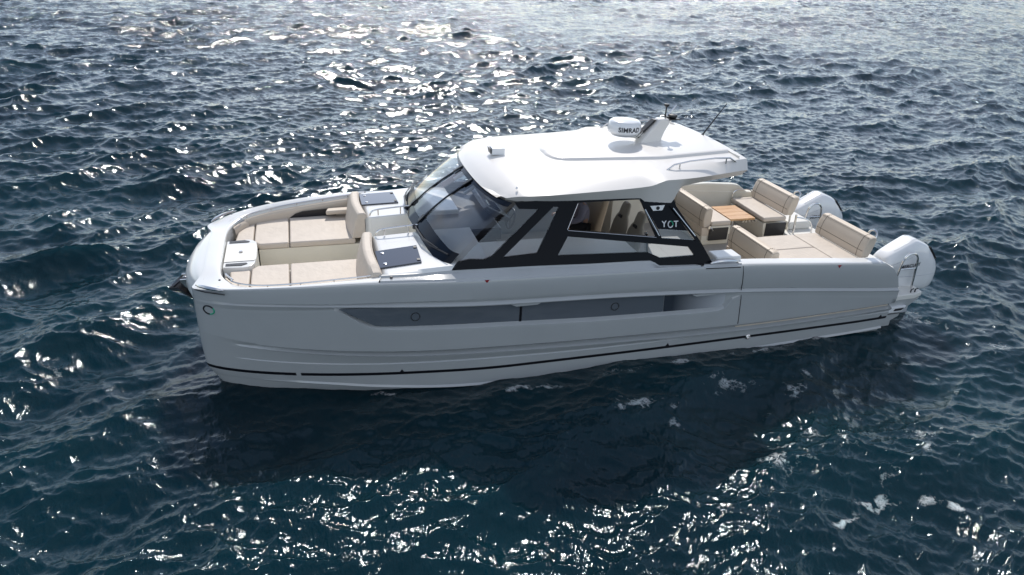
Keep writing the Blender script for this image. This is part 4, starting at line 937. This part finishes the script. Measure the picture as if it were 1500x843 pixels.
# --- outboard engines
def engine(cy):
    en = empty_part('outboard_engine')
    prof = [(5.395, .84, 1.10, .12), (5.42, .74, 1.185, .19), (5.50, .66, 1.245, .225), (5.70, .585, 1.36, .25), (5.95, .53, 1.495, .262), (6.0, .52, 1.512, .262), (6.24, .49, 1.415, .25), (6.29, .485, 1.385, .245), (6.45, .48, 1.22, .225), (6.60, .52, 1.055, .185), (6.645, .58, .99, .15), (6.66, .66, .93, .11)]
    xs = [p_[0] for p_ in prof]; fz0 = lambda x: float(np.interp(x, xs, [p_[1] for p_ in prof])); fz1 = lambda x: float(np.interp(x, xs, [p_[2] for p_ in prof])); fw = lambda x: float(np.interp(x, xs, [p_[3] for p_ in prof]))
    sec = [(0, -1), (.55, -1), (.80, -.93), (.93, -.75), (1, -.3), (1, .15), (.965, .42), (.90, .60), (.78, .80), (.66, .93), (.55, .985), (0, 1)]
    sec = sec+[(-a_, b_) for a_, b_ in sec[1:-1]][::-1]
    rws = []
    for x in sorted(set(xs+list(np.linspace(5.5, 6.6, 12)))):
        z0, z1, hw = fz0(x), fz1(x), fw(x); zm, hh = (z0+z1)/2, (z1-z0)/2
        rws.append([(x, cy+hw*a_, zm+hh*b_) for a_, b_ in sec])
    cw = MB().loft(rws, close=True, cap=True).build('cowling', ENG, en, angle=60, sub=1)
    side = lambda x, z: fw(x)*float(np.interp((z-(fz0(x)+fz1(x))/2)/max(.01, (fz1(x)-fz0(x))/2), [b_ for a_, b_ in sec[:12]], [a_ for a_, b_ in sec[:12]]))
    # panel seams on the cowl
    for sg in (-1, 1):
        P = [(x, cy+sg*(side(x, fz1(x)-.02-.25*(fz1(x)-fz0(x)))+.001), fz1(x)-.02-.25*(fz1(x)-fz0(x))) for x in np.linspace(5.42, 5.9, 10)]
        MB().tube(P, .004, 5).build('cowl_seam', ENGG, cw)
        P = [(x, cy+sg*(side(x, .86-.02*(x-5.4))+.001), .86-.02*(x-5.4)) for x in np.linspace(5.45, 6.55, 14)]
        MB().tube(P, .004, 5).build('cowl_seam', ENGG, cw)
        P = [(x, cy+sg*fw(x)*.40, fz1(x)+.0005) for x in np.linspace(5.6, 6.22, 8)]
        MB().tube(P, .003, 5).build('cowl_seam', ENGG, cw)
        MB().prism([(6.33, cy+sg*.17, 1.335), (6.33, cy+sg*.06, 1.35), (6.57, cy+sg*.05, 1.095), (6.57, cy+sg*.14, 1.085)], (.012, 0, .012)).build('air_intake', DARK, cw)
        def em(x, y, z, sg=sg):
            X_ = 5.90+(x if sg < 0 else -x)-.08*y; Z_ = 1.06+y-.06*(X_-5.9)*-1.6
            return Vector((X_, cy+sg*(side(X_, Z_)+.009+z*.5), Z_))
        text_part('engine_lettering', 'MERCURY', .088, em, LTEXT, cw, offset=.001, spacing=1.05)
    MB().tube([(5.62, cy-.10, fz1(5.62)-.01), (5.62, cy+.10, fz1(5.62)-.01)], .004, 5).build('cowl_seam', ENGG, cw)
    leg = MB().loft([[(x, cy+y, z) for x, y in ((5.7, 0), (5.85, -s2), (6.2, -s2), (6.42, -.02), (6.42, .02), (6.2, s2), (5.85, s2))] for z, s2 in ((.62, .14), (.3, .10), (-.2, .07), (-.6, .05))], close=True, cap=True)
    leg.build('drive_leg', ENGG, en, bevel=.01)
    MB().box(5.3, 5.75, cy-.16, cy+.16, .25, .62).build('clamp_bracket', ENGG, en, bevel=.02)
    return en
engine(-1.26); engine(1.26)

# ------------------------------------------------------------------ anchor hanging from the bow roller
mb = MB().tube([(-5.95, 0, 1.17), (-6.22, 0, 1.16), (-6.34, 0, 1.06)], .028, 8)
anc = None
an = empty('anchor', (-6.2, 0, 1.1), 'dark plough anchor hanging from the bow roller between the two hull tips', 'anchor')
def atloc(o, e): o.parent = e; o.matrix_parent_inverse = Matrix.Translation(-Vector(e.location)); return o
atloc(mb.build('shank', GALV), an)
fl = MB().add([(-6.40, 0, 1.03), (-6.24, -.22, 1.13), (-6.06, -.14, .90), (-6.06, 0, .84), (-6.06, .14, .90), (-6.24, .22, 1.13), (-6.26, 0, .97)], [(0, 1, 6), (1, 2, 6), (2, 3, 6), (3, 4, 6), (4, 5, 6), (5, 0, 6)])
fl2 = MB(); fl2.join(fl); o2 = MB(); o2.v = [(x, y, z-.03) for x, y, z in fl.v]; o2.f = [f[::-1] for f in fl.f]; o2.mi = fl.mi[:]; fl2.join(o2)
for i in range(6): j = (i+1) % 6; fl2.f.append([i, j, 7+j, 7+i]); fl2.mi.append(0)
atloc(fl2.build('fluke', GALV), an)

# ------------------------------------------------------------------ person at the helm
pe = empty('person', (.42, .76, 1.25), 'person in a grey shirt and black shorts sitting on the helm seat under the hardtop', 'person')
def skin_fig(name, verts, edges, radii, m_, parent, root=0, sub=2):
    me = bpy.data.meshes.new(name); me.from_pydata([tuple(v) for v in verts], edges, []); me.materials.append(m_)
    o = bpy.data.objects.new(name, me); scene.collection.objects.link(o)
    md = o.modifiers.new('skin', 'SKIN'); md.use_smooth_shade = True
    for i, r_ in enumerate(radii):
        me.skin_vertices[0].data[i].radius = (r_, r_) if not isinstance(r_, tuple) else r_
    me.skin_vertices[0].data[root].use_root = True
    s_ = o.modifiers.new('sub', 'SUBSURF'); s_.levels = s_.render_levels = sub
    bpy.context.view_layer.update()
    m2 = bpy.data.meshes.new_from_object(o.evaluated_get(bpy.context.evaluated_depsgraph_get())); m2.name = name
    bpy.data.objects.remove(o)
    o = bpy.data.objects.new(name, m2); scene.collection.objects.link(o); o.parent = parent; o.matrix_parent_inverse = Matrix.Translation(-Vector(parent.location))
    m2.materials.clear(); m2.materials.append(m_)
    for p_ in m2.polygons: p_.use_smooth = True
    return o
px, py, pz = .50, .76, 1.31
V = [(px, py, pz), (px-.02, py, pz+.22), (px-.06, py, pz+.42), (px-.09, py, pz+.52), (px-.12, py, pz+.62), (px-.14, py, pz+.74)]
Rr = [(.15, .11), (.155, .11), (.165, .11), (.07, .07), (.085, .10), (.075, .09)]
Ed = [(0, 1), (1, 2), (2, 3), (3, 4), (4, 5)]
for sg in (-1, 1):
    b = len(V)
    V += [(px-.08, py+sg*.19, pz+.42), (px-.16, py+sg*.26, pz+.20), (px-.38, py+sg*.20, pz+.16), (px-.46, py+sg*.18, pz+.17)]
    Rr += [.062, .048, .036, .032]; Ed += [(2, b), (b, b+1), (b+1, b+2), (b+2, b+3)]
    # five fingers wrapped round the wheel rim
    hx, hy, hz_ = px-.46, py+sg*.18, pz+.17
    for k, dy in enumerate((-.03, -.01, .01, .03)):
        c_ = len(V); ln = (.9, 1.0, .97, .8)[k]
        V += [(hx-.06*ln, hy+dy, hz_+.02), (hx-.085*ln, hy+dy, hz_-.005), (hx-.07*ln, hy+dy, hz_-.03)]; Rr += [.010, .009, .008]; Ed += [(b+3, c_), (c_, c_+1), (c_+1, c_+2)]
    c_ = len(V); V += [(hx-.03, hy-sg*.05, hz_-.005), (hx-.06, hy-sg*.055, hz_-.02)]; Rr += [.011, .009]; Ed += [(b+3, c_), (c_, c_+1)]
    b = len(V)
    V += [(px-.05, py+sg*.10, pz-.02), (px-.26, py+sg*.13, pz+.0), (px-.46, py+sg*.14, pz-.02), (px-.50, py+sg*.14, pz-.26), (px-.50, py+sg*.14, pz-.42), (px-.60, py+sg*.14, pz-.435)]
    Rr += [.10, .085, .065, .055, .042, .035]; Ed += [(0, b), (b, b+1), (b+1, b+2), (b+2, b+3), (b+3, b+4), (b+4, b+5)]
body = skin_fig('body', V, Ed, Rr, SKIN, pe)
V = [(px, py, pz+.0), (px-.02, py, pz+.22), (px-.06, py, pz+.43), (px-.085, py, pz+.50)]; Rr = [(.175, .135), (.178, .135), (.18, .13), (.085, .085)]; Ed = [(0, 1), (1, 2), (2, 3)]
for sg in (-1, 1):
    b = len(V); V += [(px-.08, py+sg*.19, pz+.42), (px-.16, py+sg*.26, pz+.20), (px-.34, py+sg*.21, pz+.16)]; Rr += [.08, .066, .055]; Ed += [(2, b), (b, b+1), (b+1, b+2)]
skin_fig('shirt', V, Ed, Rr, SHIRT, pe)
V = [(px, py, pz+.02)]; Rr = [(.17, .13)]; Ed = []
for sg in (-1, 1):
    b = len(V); V += [(px-.05, py+sg*.10, pz-.01), (px-.24, py+sg*.13, pz+.01), (px-.34, py+sg*.135, pz+.0)]; Rr += [.115, .105, .10]; Ed += [(0, b), (b, b+1), (b+1, b+2)]
skin_fig('shorts', V, Ed, Rr, SHORTS, pe)
hc = Vector((px-.13, py, pz+.73))
hb = MB().rev([(.02, -.02), (.07, -.0), (.092, .04), (.088, .085), (.06, .12), (.01, .13)], (hc.x+.02, hc.y, hc.z-.01), 20).build('hair', HAIR, None); atloc(hb, pe)
fb_ = MB()
for sg in (-1, 1): fb_.rev([(.002, -.012), (.011, 0), (.002, .012)], (hc.x-.088, hc.y+sg*.032, hc.z-.01), 10)
atloc(fb_.build('eyes', DARK, None), pe)
